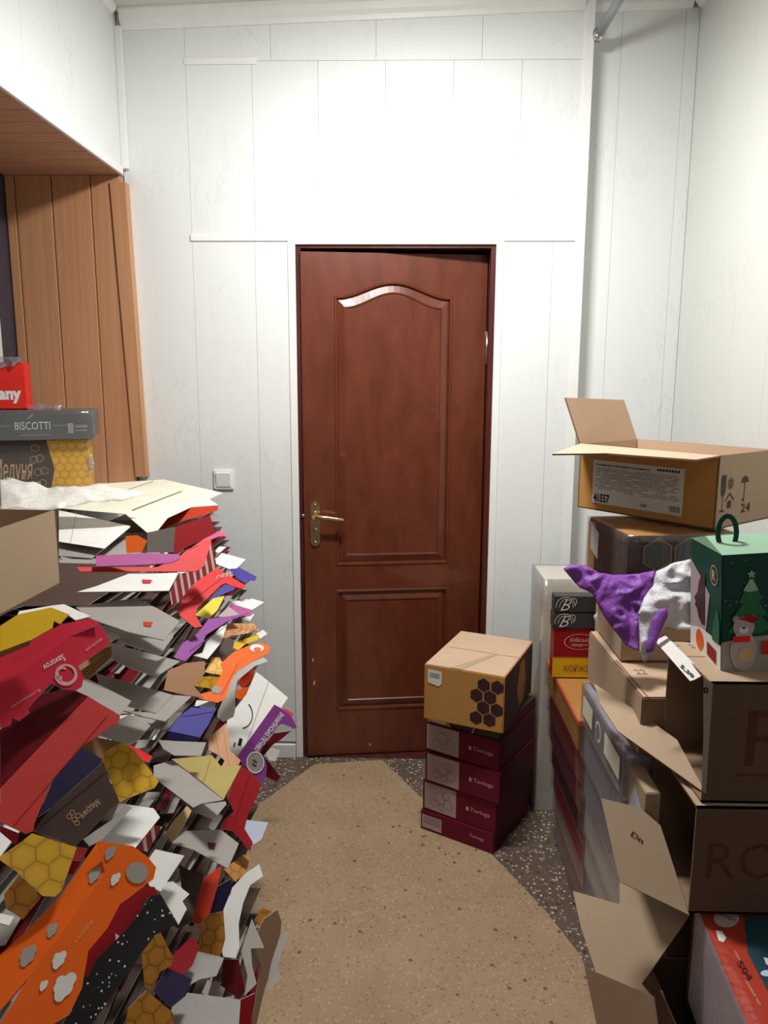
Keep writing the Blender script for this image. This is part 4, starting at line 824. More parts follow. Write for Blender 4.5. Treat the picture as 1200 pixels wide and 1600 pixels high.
S('honeycomb-printed panel folded below the small one left of the orange arch', 'honeycomb', [(306, 1057), (343, 1057), (338, 1077), (303, 1072)], 'V', off=.035)
S('brown printed card in shade left of the small honeycomb panels', 'brown', [(262, 1048), (290, 1036), (320, 1033), (320, 1052), (303, 1072), (318, 1090), (290, 1086), (256, 1078)], 'D', off=.02)
o, f, g = S('white curled inner side of a box drooping under the orange arch', 'card_white', [(412, 1027), (419, 1033), (398, 1041), (387, 1050), (371, 1063), (367, 1081), (368, 1106), (365, 1120), (349, 1128), (339, 1120), (341, 1110), (349, 1092), (361, 1062), (377, 1041)], 'V', off=.05)
S('orange leaf-shaped scrap right of the white curled box side', 'orange', [(368, 1080), (377, 1076), (394, 1071), (387, 1087), (375, 1093), (368, 1090)], 'V', off=.04)
S('maroon scrap right of the orange leaf shape', 'maroon', [(387, 1078), (405, 1081), (398, 1090), (386, 1090)], 'V', off=.03)
S('rust orange card behind the white curled box side', 'orange_deep', [(371, 1068), (382, 1050), (398, 1046), (394, 1062), (380, 1076)], 'V', off=.03)
o, f, g = S('large grey-white card leaning by the wall behind the purple label card', 'card_white', [(400, 1050), (408, 1055), (450, 1090), (438, 1108), (408, 1150), (373, 1188), (348, 1166), (356, 1122), (385, 1085)], 'DR', off=.02)
ring(f[0], 378, 1117, 17, 22, 1.6, 'brown_dark', o, 'printed_arc', 16, -.9, 1.5); polys_on(f[0], [[(374, 1153), (379, 1155), (376, 1166), (371, 1164)], [(366, 1160), (368, 1161), (366, 1168), (364, 1167)]], 'ink', o, 'printed_bars')
S('brown strip curling right across the grey-white leaning card', 'brown', [(373, 1101), (382, 1095), (417, 1101), (414, 1108), (394, 1103), (375, 1107)], 'V', off=.05)
S('pink card tip poking out beside the purple label card', 'pink', [(438, 1108), (445, 1107), (459, 1115), (456, 1122), (446, 1120)], 'VR', off=.025)
o, f, g = S('purple label card with white lettering hanging at the pile edge by the door', 'purple', [(429, 1101), (440, 1107), (456, 1120), (464, 1137), (459, 1139), (453, 1135), (440, 1131), (433, 1135), (427, 1145), (414, 1160), (406, 1177), (414, 1186), (417, 1197), (416, 1211), (407, 1226), (400, 1228), (386, 1218), (390, 1210), (381, 1197), (371, 1182)], 'VR', off=.07, edge='mauve')
ptext(f[0], (438, 1112), (396, 1170), 8, "ЗНАМ'ЯНСЬКЕ ПЕЧИВО", 'white', o, .02, side=1)
poly_on(f[0], circ(398, 1191, 12, 15, 20, .3), 'card_grey', o, 'label_badge'); ring(g[0], 398, 1191, 14, 17, 1.6, 'white', o, 'badge_rim'); polys_on(g[0], [[(395, 1186), (401, 1190), (400, 1192), (394, 1188)], [(394, 1192), (400, 1196), (399, 1198), (393, 1194)]], 'slate_dark', o, 'badge_print')
S('maroon printed card edge right behind the purple label card', 'maroon', [(427, 1146), (455, 1142), (437, 1157), (426, 1164), (412, 1181), (419, 1190), (438, 1213), (433, 1222), (417, 1214), (405, 1196), (404, 1176)], 'VR', off=.045, back='crimson')
S('pale grey card corner on the terrazzo behind the purple label card', 'card_grey', [(424, 1168), (438, 1173), (430, 1190), (420, 1188), (414, 1176)], 'H', off=.02)
S('rust red boot-shaped card hanging below the purple label card', 'crimson', [(372, 1196), (390, 1205), (409, 1226), (401, 1244), (388, 1272), (382, 1295), (395, 1316), (391, 1330), (373, 1308), (363, 1298), (346, 1295), (349, 1283), (366, 1268), (355, 1246)], 'DR', off=.05, edge='card_white')
S('pale blue-white card corner resting on the floor inlay', 'lightblue', [(384, 1281), (419, 1285), (409, 1311), (396, 1320), (382, 1296)], 'DR', off=.03)
S('blue-violet card with folded lower lip at mid height', 'blue', [(301, 1103), (338, 1106), (326, 1132), (312, 1152), (263, 1142), (282, 1118)], 'D', off=.03, hinge=[((263, 1142), (312, 1152), (.3, -1, .2), [(263, 1142), (312, 1152), (305, 1166), (264, 1156)], 'blue')])
S('rosy white card tip above the blue-violet card', 'card_white', [(307, 1094), (338, 1096), (335, 1106), (321, 1112), (304, 1104)], 'HF', off=.045, edge='rose_ink')
S('maroon card scrap between blue-violet card and wood-print tongue', 'crimson', [(330, 1150), (340, 1128), (353, 1120), (354, 1134), (338, 1154)], 'D', off=.03)
S('wood-grain printed tongue-shaped card hanging at mid right', 'wood_print', [(325, 1153), (353, 1130), (358, 1150), (359, 1172), (376, 1188), (368, 1206), (354, 1210), (345, 1200), (351, 1188), (338, 1178), (326, 1172)], 'D', off=.055)
# ---- grey and white cards along the middle
mids = [('grey card with a small rust square, below the white one with a red square', 'card_grey', [(118, 948), (215, 934), (281, 970), (256, 1000), (200, 987), (140, 966)], 'H', (224, 972, 239, 980)),
 ('plain grey card edge second under the rust-square card', 'card_grey', [(150, 974), (200, 988), (256, 1001), (271, 994), (250, 1023), (200, 1007), (160, 984)], 'H', None),
 ('grey card with a bright tip third under the rust-square card', 'card_grey', [(160, 1000), (200, 1012), (281, 1033), (244, 1057), (200, 1042), (160, 1020)], 'H', None),
 ('broad grey card with blunt corner level with the round red emblem sheet', 'card_grey', [(150, 1052), (200, 1066), (271, 1086), (243, 1114), (200, 1103), (160, 1082)], 'H', None),
 ('grey card corner left of the blue-violet card', 'card_grey', [(190, 1110), (243, 1114), (271, 1086), (299, 1088), (258, 1127), (226, 1120)], 'H', None),
 ('thin grey card edge directly under the one left of the blue-violet card', 'card_grey', [(200, 1116), (258, 1128), (262, 1130), (254, 1140), (200, 1128)], 'H', None),
 ('light grey card corner beside the coral sheet tip', 'card_grey', [(156, 1148), (186, 1124), (203, 1116), (235, 1133), (214, 1158), (198, 1163)], 'H', None),
 ('grey card with rounded corner under the blue-violet lip', 'card_grey', [(247, 1156), (276, 1158), (322, 1160), (314, 1181), (272, 1180), (255, 1170)], 'HF', None)]
for lb, mt, pl, n_, sq in mids:
    o, f, g = S(lb, mt, pl, n_, .018, edge='card_white')
    if sq: poly_on(f[0], [(sq[0], sq[1]), (sq[2], sq[1]+1), (sq[2]-3, sq[3]), (sq[0]+1, sq[3]-1)], 'orange_deep', o, 'rust_square')
S('olive-beige card lying over the grey stack below the blue-violet card', 'olive', [(268, 1186), (331, 1180), (345, 1197), (377, 1196), (349, 1249), (316, 1222)], 'H', off=.022, edge='card_white')
S('grey card corner poking under the olive-beige card', 'card_grey', [(240, 1196), (268, 1188), (316, 1224), (349, 1250), (314, 1256), (302, 1262), (240, 1215)], 'H', off=.012, edge='slate')
S('grey pointed card below the olive-beige card', 'card_grey', [(250, 1216), (314, 1257), (352, 1252), (354, 1256), (334, 1280), (300, 1266)], 'H', off=.016, edge='card_white')
S('tan curved card strip hanging left of the red boot shape', 'tan', [(293, 1258), (300, 1266), (287, 1292), (277, 1308), (268, 1316), (259, 1300), (272, 1281)], 'D', off=.05)
o, f, g = S('grey card with faint red square below the red boot shape', 'card_grey', [(268, 1317), (290, 1298), (345, 1296), (373, 1318), (356, 1357), (303, 1328)], 'H', off=.03, edge='card_white')
poly_on(f[0], [(325, 1317), (338, 1318), (335, 1328), (326, 1326)], 'ink_red', o, 'faint_square')
S('white card with diagonal notch right of the orange cloud box', 'card_white', [(243, 1327), (288, 1337), (251, 1393), (233, 1384), (226, 1350)], 'D', off=.05)
S('white zigzag-cut card hanging over the starry black card', 'card_white', [(251, 1380), (270, 1377), (296, 1397), (285, 1408), (292, 1420), (279, 1445), (250, 1395)], 'D', off=.06)
S('white stacked card ends right of the dark honey box', 'card_white', [(165, 1302), (186, 1255), (240, 1263), (250, 1277), (209, 1328), (150, 1318)], 'H', off=.035, edge='grey_ink')
S('narrow red and white striped card edge above the orange cloud box', 'striped_red', [(214, 1328), (240, 1288), (254, 1292), (230, 1331)], 'V', off=.05)
S('grey card slip leaning over the dark honey box end', 'card_grey', [(130, 1311), (176, 1280), (196, 1255), (206, 1262), (180, 1290), (160, 1312), (140, 1322)], 'D', off=.06)
S('small red card end left of the honeycomb sheet corner', 'red', [(200, 1162), (238, 1182), (232, 1191), (214, 1186)], 'H', off=.035)
# ---- left foreground draped printed sheets
S('white card edge behind the yellow crumpled sheet', 'card_white', [(30, 955), (82, 946), (100, 944), (142, 963), (118, 969), (108, 962), (60, 965), (20, 975)], (.05, -.1, 1), off=.03)
o, f, g = S('crumpled yellow sheet lying on the pink-red box, front left', 'golden', [(0, 978), (28, 960), (80, 949), (108, 960), (94, 975), (84, 970), (82, 981), (48, 1000), (0, 1018)], (.15, -.5, .8), off=.085, edge='yolk', hinge=[((0, 1018), (48, 1000), (0, -1, -.3), [(0, 1018), (48, 1000), (46, 1008), (0, 1028)], 'brown')])
o, f, g = S('pink-red box panel with white spiral emblem, front left of the pile', 'pink_red', [(0, 1068), (20, 1060), (108, 994), (156, 975), (172, 1001), (170, 1008), (122, 1040), (131, 1058), (128, 1072), (118, 1079), (98, 1076), (80, 1067), (44, 1106), (46, 1114), (30, 1126), (18, 1120), (16, 1133), (0, 1137)], (.30, -.62, .68), off=.07, edge='rose_ink',
  hinge=[((20, 1060), (108, 994), (.1, -.3, .95), [(0, 1068), (20, 1060), (108, 994), (156, 975), (142, 966), (118, 971), (96, 975), (48, 1001), (0, 1020)], 'pink_red')])
ring(f[0], 103, 1055, 18, 17, 6, 'rose_ink', o, 'spiral_emblem', 30, -2.6, 3.0, lambda t: .35+.9*t); ring(f[0], 97, 1054, 11, 12, 8, 'rose_ink', o, 'spiral_emblem', 20, 1.6, 5.4, lambda t: 1-.7*t)
ptext(f[0], (98, 1022), (66, 1040), -11, 'Savorov', 'white', o, .0, 0, side=-1); ptext(f[0], (62, 1076), (17, 1104), -5, 'fb.com/savorov', 'rose_ink', o, .0, side=-1); ptext(f[0], (158, 997), (133, 1015), -4, 'savorov.com', 'rose_ink', o, .0, side=-1)
S('white triangular card corner right of the pink-red box end', 'card_white', [(144, 972), (188, 994), (173, 1003), (158, 986)], 'H', off=.05)
for i in range(5):
    S(('brown corrugated card edge in the sheaf right of the pink-red box, top', 'brown corrugated card edge second from top in the sheaf beside the pink-red box', 'brown corrugated card edge in the middle of the sheaf beside the pink-red box', 'brown corrugated card edge next to lowest in the sheaf', 'brown corrugated card edge lowest in the sheaf beside the spiral emblem')[i],
      'brown', [(122+i*2, 1041+i*4), (160+i*3, 1013+i*3), (175, 1010+i*3.2), (173, 1015+i*3), (126+i*2, 1048+i*4)], 'D', off=.05-.004*i, edge='tan', name='flattened_box')
S('whitish card corner under the spiral emblem', 'card_grey', [(118, 1079), (132, 1058), (205, 1095), (187, 1117), (140, 1090)], 'H', off=.05, edge='card_white')
S('large coral sheet with maroon gold-printed fold, front left', 'coral', [(138, 1088), (188, 1119), (184, 1130), (176, 1133), (128, 1166), (82, 1218), (54, 1286), (52, 1298), (40, 1303), (0, 1284), (0, 1232)], (.34, -.62, .66), off=.08, edge='red',
  hinge=[((0, 1232), (138, 1088), (-.3, -.5, .8), [(0, 1140), (60, 1085), (110, 1076), (138, 1088), (0, 1232)], 'maroon')])
S('crimson card corner at the left edge below the coral sheet', 'crimson', [(0, 1290), (30, 1302), (26, 1322), (0, 1300)], 'V', off=.10)
o, f, g = S('honeycomb-printed sheet corner beside the dark honey box', 'honeycomb', [(161, 1190), (166, 1174), (192, 1160), (210, 1172), (248, 1221), (242, 1231), (200, 1247), (187, 1254)], (.35, -.6, .66), off=.075, edge='yolk')
o, f, g = S('dark brown flat honey box with rose-gold script below the coral sheet', 'brown_dark', [(160, 1193), (186, 1254), (170, 1268), (118, 1322), (52, 1298), (80, 1262)], (.35, -.62, .66), off=.085, edge='edge_white')
ptext(f[0], (150, 1246), (122, 1272), -13, 'Медуня', 'gold_ink', o, -.005, .3, side=-1)
for cx, cz in ((108, 1276), (116, 1281), (122, 1275), (113, 1270), (120, 1286)): ring(f[0], cx, cz, 4.5, 4.5, .9, 'gold_ink', o, 'printed_cell', 6)
S('dark navy sheet in the gap above the dark honey box', 'navy', [(84, 1216), (128, 1168), (160, 1186), (158, 1193), (80, 1262), (60, 1276)], (.2, -.5, .8), off=.05, back='black')
S('brown and gold printed strip tucked behind the honeycomb corner', 'brown', [(128, 1164), (140, 1150), (190, 1160), (166, 1174), (160, 1190), (130, 1176)], 'D', off=.055)
S('honeycomb sheet below the dark honey box at the left', 'honeycomb', [(0, 1338), (30, 1318), (50, 1302), (120, 1324), (96, 1392), (86, 1401), (66, 1400), (26, 1362), (0, 1344)], (.3, -.66, .66), off=.10, edge='yolk')
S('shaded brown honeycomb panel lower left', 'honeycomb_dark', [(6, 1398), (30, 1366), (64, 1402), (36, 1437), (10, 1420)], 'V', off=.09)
S('white card tip at the left edge above the orange cloud box', 'card_white', [(0, 1427), (22, 1432), (14, 1446), (0, 1442)], 'H', off=.10)
S('coral card scrap between honeycomb sheet and orange cloud box', 'coral', [(120, 1324), (138, 1326), (128, 1344), (112, 1344)], 'V', off=.11); S('dark red card scrap just under the coral scrap', 'crimson', [(110, 1344), (128, 1345), (114, 1366), (102, 1366)], 'V', off=.105)
o, f, g = S('orange cloud-printed box lying flat in the lower left corner', 'orange', [(164, 1364), (152, 1314), (208, 1322), (230, 1338), (244, 1355), (240, 1373), (200, 1404), (188, 1412), (168, 1450), (138, 1486), (128, 1544), (108, 1586), (84, 1600), (0, 1640), (0, 1600), (44, 1528)], (.36, -.60, .66), off=.13, edge='orange_deep',
  hinge=[((44, 1528), (164, 1364), (-.15, -.45, .85), [(164, 1364), (44, 1528), (0, 1580), (0, 1492), (40, 1456), (94, 1400), (152, 1316)], 'orange')])
def cloud(cx, cy_, s, ang=-1.0):
    cs = ((0, 0, .8), (.85, .12, .5), (-.8, .1, .48), (.25, -.45, .5), (-.3, -.3, .5)); pts = []
    for i in range(36):
        a = 2*math.pi*i/36; dx, dy = math.cos(a), math.sin(a); best = 0
        for px_, py_, q in cs:
            bq = px_*dx+py_*dy; dd = bq*bq-(px_*px_+py_*py_-q*q)
            if dd > 0: best = max(best, bq+math.sqrt(dd))
        x, y_ = best*dx*s*1.25, best*dy*s*1.05; pts.append((cx+x*math.cos(ang)-y_*math.sin(ang), cy_+x*math.sin(ang)+y_*math.cos(ang)))
    return pts
for c in ((180, 1374, 7), (92, 1500, 10), (100, 1542, 16), (68, 1540, 6), (206, 1345, 1)):
    if c[2] > 2: poly_on(f[0], cloud(*c), 'card_white', o, 'printed_cloud')
for c in ((148, 1368, 9), (82, 1454, 8), (44, 1494, 12), (172, 1333, 8)): poly_on(f[1] if c[0] != 172 else f[0], cloud(*c), 'card_grey', o, 'printed_cloud')
poly_on(f[0], circ(214, 1364, 17, 17, 24), 'card_grey', o, 'printed_moon'); ptext(f[0], (120, 1474), (146, 1440), 6, 'з любов\'ю', 'tan', o, .0, side=1)
S('crimson scalloped card edge right of the orange cloud box', 'crimson', [(188, 1412), (226, 1384), (242, 1386), (246, 1398), (236, 1408), (230, 1402), (222, 1412), (224, 1432), (216, 1438), (208, 1434), (212, 1448), (202, 1462), (190, 1464), (180, 1458), (182, 1484), (172, 1498), (160, 1494), (158, 1516), (146, 1528), (132, 1524), (138, 1486), (168, 1450)], (.4, -.6, .62), off=.11, edge='rose_ink')
S('black star-printed sheet hanging beside the orange cloud box', 'starry_black', [(236, 1400), (249, 1397), (277, 1443), (242, 1462), (219, 1492), (190, 1536), (140, 1604), (92, 1612), (128, 1544), (150, 1500), (200, 1450)], (.42, -.58, .62), off=.09, edge='slate')
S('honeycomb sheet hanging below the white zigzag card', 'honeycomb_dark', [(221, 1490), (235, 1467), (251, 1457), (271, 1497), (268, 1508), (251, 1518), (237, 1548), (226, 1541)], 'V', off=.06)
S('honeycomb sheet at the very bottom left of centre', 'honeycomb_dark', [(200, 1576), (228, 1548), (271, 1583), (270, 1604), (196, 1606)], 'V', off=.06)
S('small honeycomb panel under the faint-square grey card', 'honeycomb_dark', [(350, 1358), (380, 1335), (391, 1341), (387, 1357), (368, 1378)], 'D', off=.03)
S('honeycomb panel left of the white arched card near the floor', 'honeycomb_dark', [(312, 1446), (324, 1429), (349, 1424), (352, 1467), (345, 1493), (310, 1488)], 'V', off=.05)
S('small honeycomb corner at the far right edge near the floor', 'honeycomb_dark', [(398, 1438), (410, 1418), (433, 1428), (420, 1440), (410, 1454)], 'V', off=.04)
S('brown card curling down to the floor at the right foot of the pile', 'kraft_dark', [(412, 1436), (433, 1421), (440, 1440), (438, 1460), (424, 1504), (412, 1551), (400, 1604), (392, 1604), (405, 1527), (400, 1490), (400, 1462)], 'VR', off=.05)
S('white arched card standing near the floor at the right foot of the pile', 'card_white', [(405, 1350), (411, 1369), (391, 1383), (380, 1411), (373, 1443), (374, 1478), (368, 1497), (349, 1495), (346, 1483), (352, 1464), (349, 1422), (363, 1387), (384, 1364)], 'DR', off=.07, edge='card_grey')
S('white notched card under the small honeycomb corner', 'card_white', [(394, 1436), (413, 1481), (392, 1482), (394, 1509), (401, 1537), (382, 1556), (387, 1525), (377, 1487)], 'VR', off=.06)
S('white twisted card edge right of the brown curling card', 'card_white', [(443, 1457), (451, 1458), (433, 1509), (440, 1527), (434, 1534), (415, 1552), (424, 1506)], 'VR', off=.055)
S('grey-white card low beside the dark navy upright panel', 'card_grey', [(300, 1484), (345, 1495), (350, 1497), (338, 1525), (312, 1530), (277, 1550)], 'HF', off=.04)
S('dark grey card spread at the very bottom centre', 'card_grey', [(270, 1567), (293, 1551), (376, 1562), (373, 1606), (262, 1606)], 'HF', off=.04)
S('maroon upright panel under the white arched card', 'maroon', [(349, 1499), (373, 1499), (383, 1548), (374, 1562), (345, 1540)], 'V', off=.04)
S('dark navy upright panel behind the white arched card', 'navy', [(340, 1385), (361, 1373), (363, 1387), (349, 1421), (328, 1426)], 'V', off=.035)
S('rust brown panel above the low honeycomb panel', 'orange_deep', [(318, 1372), (347, 1352), (340, 1385), (328, 1426), (312, 1444), (300, 1440)], 'D', off=.025, back='brown')
S('dark olive card behind the white zigzag card', 'brown_dark', [(279, 1350), (318, 1372), (300, 1440), (279, 1452), (262, 1440), (288, 1418)], 'D', off=.015)
S('blue-black sheet at the bottom beside the honeycomb sheet', 'navy', [(240, 1548), (262, 1512), (300, 1530), (290, 1556), (268, 1574)], 'D', off=.03)
S('crimson sheet behind the low honeycomb hanging sheet', 'crimson', [(272, 1490), (300, 1462), (312, 1480), (300, 1510), (276, 1530), (258, 1516)], 'D', off=.03)
S('red-brown card foot at the bottom right of the pile', 'crimson', [(376, 1562), (398, 1552), (392, 1606), (372, 1606)], 'VR', off=.03)
# ---- plain cards filling the depth of the pile
FL = [('card_grey', 'plain grey card blank deep inside the left pile', 'grey blanks deep in the left pile'), ('brown_dark', 'dark printed card blank deep inside the left pile', 'dark blanks deep in the left pile'), ('maroon', 'maroon printed card blank deep inside the left pile', 'maroon blanks deep in the left pile'), ('card_white', 'white card blank deep inside the left pile', 'white blanks deep in the left pile')]
def blank_mesh(i):
    bm = bmesh.new(); L, W = .20+.02*(i % 3), .165
    out = [(-L, -W), (-L*.3, -W), (-L*.25, -W*1.12), (L*.3, -W*1.12), (L*.35, -W), (L, -W*.9), (L*1.02, W*.7), (L*.8, W), (-L*.4, W), (-L*.5, W*1.1), (-L*.95, W*1.05)]
    vs = [V((x, y_, 0)) for x, y_ in out]
    v, f_, mi, uv = extr('b', vs, V((0, 0, 1)), .0018, None, mi=(0, 0, 1)); me = bpy.data.meshes.new('flattened_box'); me.from_pydata([tuple(q) for q in v], [], f_); bm.free()
    mt = FL[i % 4][0]; me.materials.append(M_(mt)); me.materials.append(M_('card_grey'))
    for p, k in zip(me.polygons, mi): p.material_index = k
    return me
BM = [blank_mesh(i) for i in range(8)]
random.seed(11)
BL = []
def prof(z):
    P = ((0, -.03), (.5, .0), (.85, -.04), (1.0, -.11), (1.2, -.19))
    for (a, b), (c, d) in zip(P, P[1:]):
        if z <= c: return b+(d-b)*(z-a)/(c-a)
    return -.19
def blanks(yc, ztop, zbot, step, yj=.05, xe=None):
    z = zbot; k = 0
    while z < ztop:
        i = random.choice((0, 4, 0, 1, 5, 1, 5, 2, 6, 3) if z > .75 else (0, 4, 1, 5, 1, 5, 2, 5)); edge = -(.30+.24*z)-.03 if xe is None else xe+prof(z)-.02
        Lx = .20+.02*(i % 3); edge -= abs(random.gauss(0, .012)); x = edge-Lx-.012; sc = 1.0
        if x-Lx < XL+.035: x = (edge-.012+XL+.035)/2; sc = (edge-.012-XL-.035)/2/Lx
        BL.append((i, x, yc+random.uniform(-yj, yj), z, random.uniform(-.035, .035), random.uniform(-.02, .03), random.uniform(-.10, .10)+(math.pi if k % 2 else 0), sc)); z += step*random.uniform(.8, 1.2); k += 1
blanks(2.62, 1.10, .012, .017, xe=-.50); blanks(2.30, 1.12, .012, .018, xe=-.47); blanks(1.96, 1.14, .3, .019); blanks(1.66, 1.13, .25, .019); blanks(1.36, 1.08, .4, .021); blanks(1.08, 1.00, .45, .023); blanks(.82, .78, .45, .026)
blanks(1.96, .28, .012, .02, xe=-.47); blanks(1.36, .38, .012, .02); blanks(1.7, .24, .012, .02); blanks(1.08, .43, .012, .03); blanks(.82, .43, .012, .03)
random.seed(5); keep = set(random.sample(range(len(BL)), 180)); VS, FS, MI = [], [], []; jm = ['card_grey', 'brown_dark', 'maroon', 'card_white', 'card_grey']
for q, (i, x, yy, z, a, b_, c_, sc) in enumerate(BL):
    if q in keep:
        o = bpy.data.objects.new('flattened_box', BM[i]); COL.objects.link(o); o.location = (x, yy, z); o.rotation_euler = (a, b_, c_); o.scale = (sc, 1, 1)
        zn = ('near end', 'middle', 'far end')[0 if yy < 1.25 else 1 if yy < 2.05 else 2]; hn = 'low' if z < .4 else 'halfway up' if z < .8 else 'high'
        cn = ('plain grey', 'dark brown', 'maroon', 'plain white')[i % 4]; tag(o, '%s card blank tucked %s in the %s of the left pile' % (cn, hn, zn), 'cardboard sheet', '%s blanks %s in the %s of the pile' % (cn, hn, zn))
    else:
        mt = Matrix.Translation((x, yy, z)) @ Matrix.Rotation(c_, 4, 'Z') @ Matrix.Rotation(b_, 4, 'Y') @ Matrix.Rotation(a, 4, 'X') @ Matrix.Diagonal((sc, 1, 1, 1)); k = len(VS)
        VS += [mt @ v.co for v in BM[i].vertices]; FS += [tuple(t_+k for t_ in p.vertices) for p in BM[i].polygons]; MI += [4 if p.material_index else i % 4 for p in BM[i].polygons]
tag(mesh('card_filling', VS, FS, jm, None, MI), 'mass of thin grey, white and maroon card edges packed inside the left pile', 'cardboard', None, 'stuff')
# ---- kraft tray on the pile, left edge
zT = oz(95, 913, 1.195)
TA = V((zT.x, zT.y, 1.195)); TB = oz(0, 963, 1.195); ux = (TA-TB).normalized(); uy = V((0, 0, 1)).cross(ux)
Lw = (TA-TB).length+.12; hT = oy(95, 797, TA.y).z-1.195
bT = Box(TA-ux*Lw, ux, uy, Lw, .26, hT)
r = open_carton('open_carton', 'open kraft carton with soft worn rim on top of the pile at the left edge', bT, {'front': 'kraft', 'right': 'kraft'}, 'kraft', [('flap', [bT.p(Lw, .26, hT), bT.p(.1, .26, hT), bT.p(.12, .30, hT+.012), bT.p(Lw-.02, .30, hT+.010)], V((0, -.3, 1)), 'kraft_light')], None, 'top')
# ---- boxes standing on the sill
def sillbox(pxl, pxr, ytop, ybot, Y, dpt, z0, fm, label, name, rise=0):
    a = oy(pxl, ybot, Y); c = oy(pxr, ybot, Y); t_ = oy(pxr, ytop, Y)
    bb = Box(V((a.x, Y, z0)), V((1, rise, 0)), V((-rise, 1, 0)), c.x-a.x, dpt, t_.z-c.z); return bb, bb.build(name, fm, label, 'box', None, .002)
Ys = 2.50
def zof(py, Y, px=100): return oy(px, py, Y).z
def xof(px, Y, py=700): return oy(px, py, Y).x
def sbox(pl, pr, Y, dpt, z0, z1, fm, label, name, rot=.30, cat='box'):
    u = V((math.cos(rot), math.sin(rot), 0)); n = V((-u.y, u.x, 0)); A = V((xof(pr, Y), Y, z0)); B = opl(pl, 700, A, n); wd = (A-B).dot(u)
    bb = Box(V((A.x, A.y, z0))-u*wd, u, n, wd, dpt, z1-z0-.001); r = bb.build(name, fm, label, cat, None, .002)
    bb.U = lambda px: (opl(px, 700, A, n)-A).dot(u)+wd
    return bb, r
zh = zof(686, Ys); zb = zof(641, Ys-.01)
bb, r = sbox(-75, 137, Ys, .20, SILL+.002, zh, ['honeycomb']*4+['golden', 'golden'], 'honeycomb-printed honey cake box with dark script panel, lowest of three by the window', 'honey_box')
fx = lambda px, z, e=.001: None
H8 = bb.h; U = bb.U
poly_on(bb.front(.0012), [(0, 0), (U(70), 0), (U(83), H8*.55), (U(73), H8), (0, H8)], 'brown_dark', r, 'dark_panel')
text_on(lambda u, v: bb.front(.002)(U(-14)+(U(49)-U(-14))*u, H8*(.30+.42*v)), 'Медуня', 'gold_ink', r, bold=0, shear=.3); text_on(lambda u, v: bb.front(.002)(U(28)+(U(60)-U(28))*u, H8*(.27+.10*v)), 'premium', 'gold_ink', r)
for cx, cz in ((52, .70), (61, .72), (57, .50), (67, .52), (63, .33), (55, .88)): ring(bb.front(.0022), U(cx), H8*cz, .013, .013, .0016, 'gold_ink', r, 'printed_cell', 6, math.pi/6, math.pi/6+2*math.pi)
wrap_film(bb, r, 'clear_film', .003)
crumple('film_tail', [(136, 718), (142, 708), (147, 722), (146, 738), (140, 738), (138, 730)], (V((xof(140, Ys), Ys-.004, 1.25)), V((0, -1, .1))), 'milky_film', None, None, r, .01, .004, 2, 30).location = -V(r.location)
b9, r9 = sbox(-78, 147, Ys-.02, .22, zh+.0015, zb, ['slate']*6, 'flat grey film-wrapped biscotti box lying on the honeycomb box', 'biscuit_box')
U9 = b9.U; H9 = b9.h
text_on(lambda u, v: b9.front(.001)(U9(26)+(U9(81)-U9(26))*u, H9*(.37+.27*v)), 'BISCOTTI', 'card_white', r9, bold=0)
polys_on(b9.front(.001), [[(0, H9*.49), (U9(20), H9*.49), (U9(20), H9*.515), (0, H9*.515)], [(U9(84), H9*.49), (U9(140), H9*.49), (U9(140), H9*.515), (U9(84), H9*.515)], [(U9(26), H9*.28), (U9(80), H9*.28), (U9(80), H9*.29), (U9(26), H9*.29)], [(U9(32), H9*.17), (U9(80), H9*.17), (U9(80), H9*.20), (U9(32), H9*.20)]], 'card_grey', r9, 'printed_rules')
polys_on(b9.front(.0012), [[(U9(108), H9*.22), (U9(117), H9*.22), (U9(117), H9*.58), (U9(108), H9*.58)], [(U9(119), H9*.42), (U9(138), H9*.42), (U9(138), H9*.48), (U9(119), H9*.48)], [(U9(119), H9*.30), (U9(138), H9*.30), (U9(138), H9*.34), (U9(119), H9*.34)], [(U9(46), H9*.72), (U9(56), H9*.86), (U9(56), H9*.92), (U9(46), H9*.78)]], 'card_grey', r9, 'small_print')
wrap_film(b9, r9, 'clear_film', .003)
pf = crumple('loose_film', [(20, 641), (30, 632), (60, 630), (98, 631), (92, 638), (100, 641)], (V((xof(60, Ys), Ys+.05, zb+.01)), V((0, -1, .6))), 'milky_film', None, None, r9, .012, .004, 3, 20); pf.location = -V(r9.location)
zp = zof(566, Ys+.02, 20)
b10, r10 = sbox(-75, 47, Ys+.03, .12, zb+.002, zp, ['signred']*6, 'bright red box with white lettering standing on the grey biscotti box', 'sweets_box')
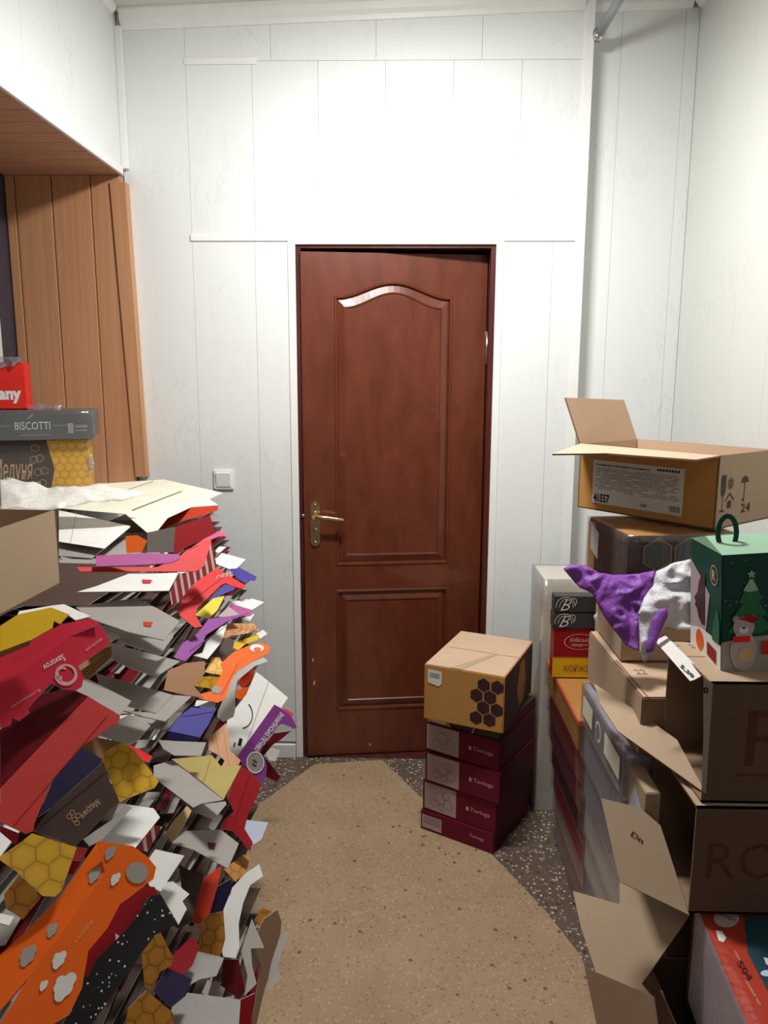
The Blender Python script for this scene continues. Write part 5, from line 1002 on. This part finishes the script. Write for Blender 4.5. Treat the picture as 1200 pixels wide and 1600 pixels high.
U10 = b10.U; H10 = b10.h
text_on(lambda u, v: b10.front(.001)(U10(-58)+(U10(40)-U10(-58))*u, H10*(.12+.36*v)), 'Company', 'card_white', r10, bold=.05)
pf = crumple('loose_film', [(-30, 566), (-10, 558), (20, 557), (41, 556), (28, 565), (20, 574), (10, 572), (-5, 578), (-30, 585)], (V((xof(10, Ys), Ys+.01, zp)), V((0, -1, .3))), 'milky_film', None, None, r10, .015, .004, 3, 20); pf.location = -V(r10.location)
b11, r11 = sbox(-14, 8, Ys+.20, .10, SILL+.002, zof(492, Ys+.20, 5), ['card_white']*6, 'tall white box standing by the window behind the red box', 'white_box')

# ---- creases and small prints on the larger loose cards
def crease(key, A, B, mat, w_=.7, nm='crease_line'):
    for o in SH:
        if key in o['label']:
            me = o.data; p = me.polygons[0]; n = p.normal.copy(); P = me.vertices[p.vertices[0]].co + o.location; f_ = pxpl(P, n, .0011, V(o.location))
            dx, dy = B[0]-A[0], B[1]-A[1]; L = math.hypot(dx, dy); ux_, uy_ = -dy/L*w_/2, dx/L*w_/2
            poly_on(f_, [(A[0]+ux_, A[1]+uy_), (B[0]+ux_, B[1]+uy_), (B[0]-ux_, B[1]-uy_), (A[0]-ux_, A[1]-uy_)], mat, o, nm); return
crease('large cream card', (150, 782), (240, 752), 'card_grey'); crease('bright white card under', (120, 800), (110, 850), 'card_grey'); crease('long bright red box', (246, 878), (310, 852), 'crimson')
crease('glossy red arched', (284, 950), (352, 900), 'crimson', 1); crease('large coral sheet', (20, 1292), (168, 1118), 'crimson', 1); crease('blue-violet', (284, 1120), (334, 1112), 'navy'); crease('bright orange arched', (346, 1086), (372, 1036), 'orange_deep', 1)
crease('rust red boot', (390, 1212), (364, 1290), 'maroon', 1); crease('olive-beige', (330, 1184), (318, 1222), 'brown', 1); crease('dark brown flat honey', (166, 1206), (64, 1290), 'black', 1); crease('purple printed panel', (296, 1018), (372, 966), 'plum', 1)
crease('large grey-white card', (420, 1064), (380, 1176), 'card_grey', 1)
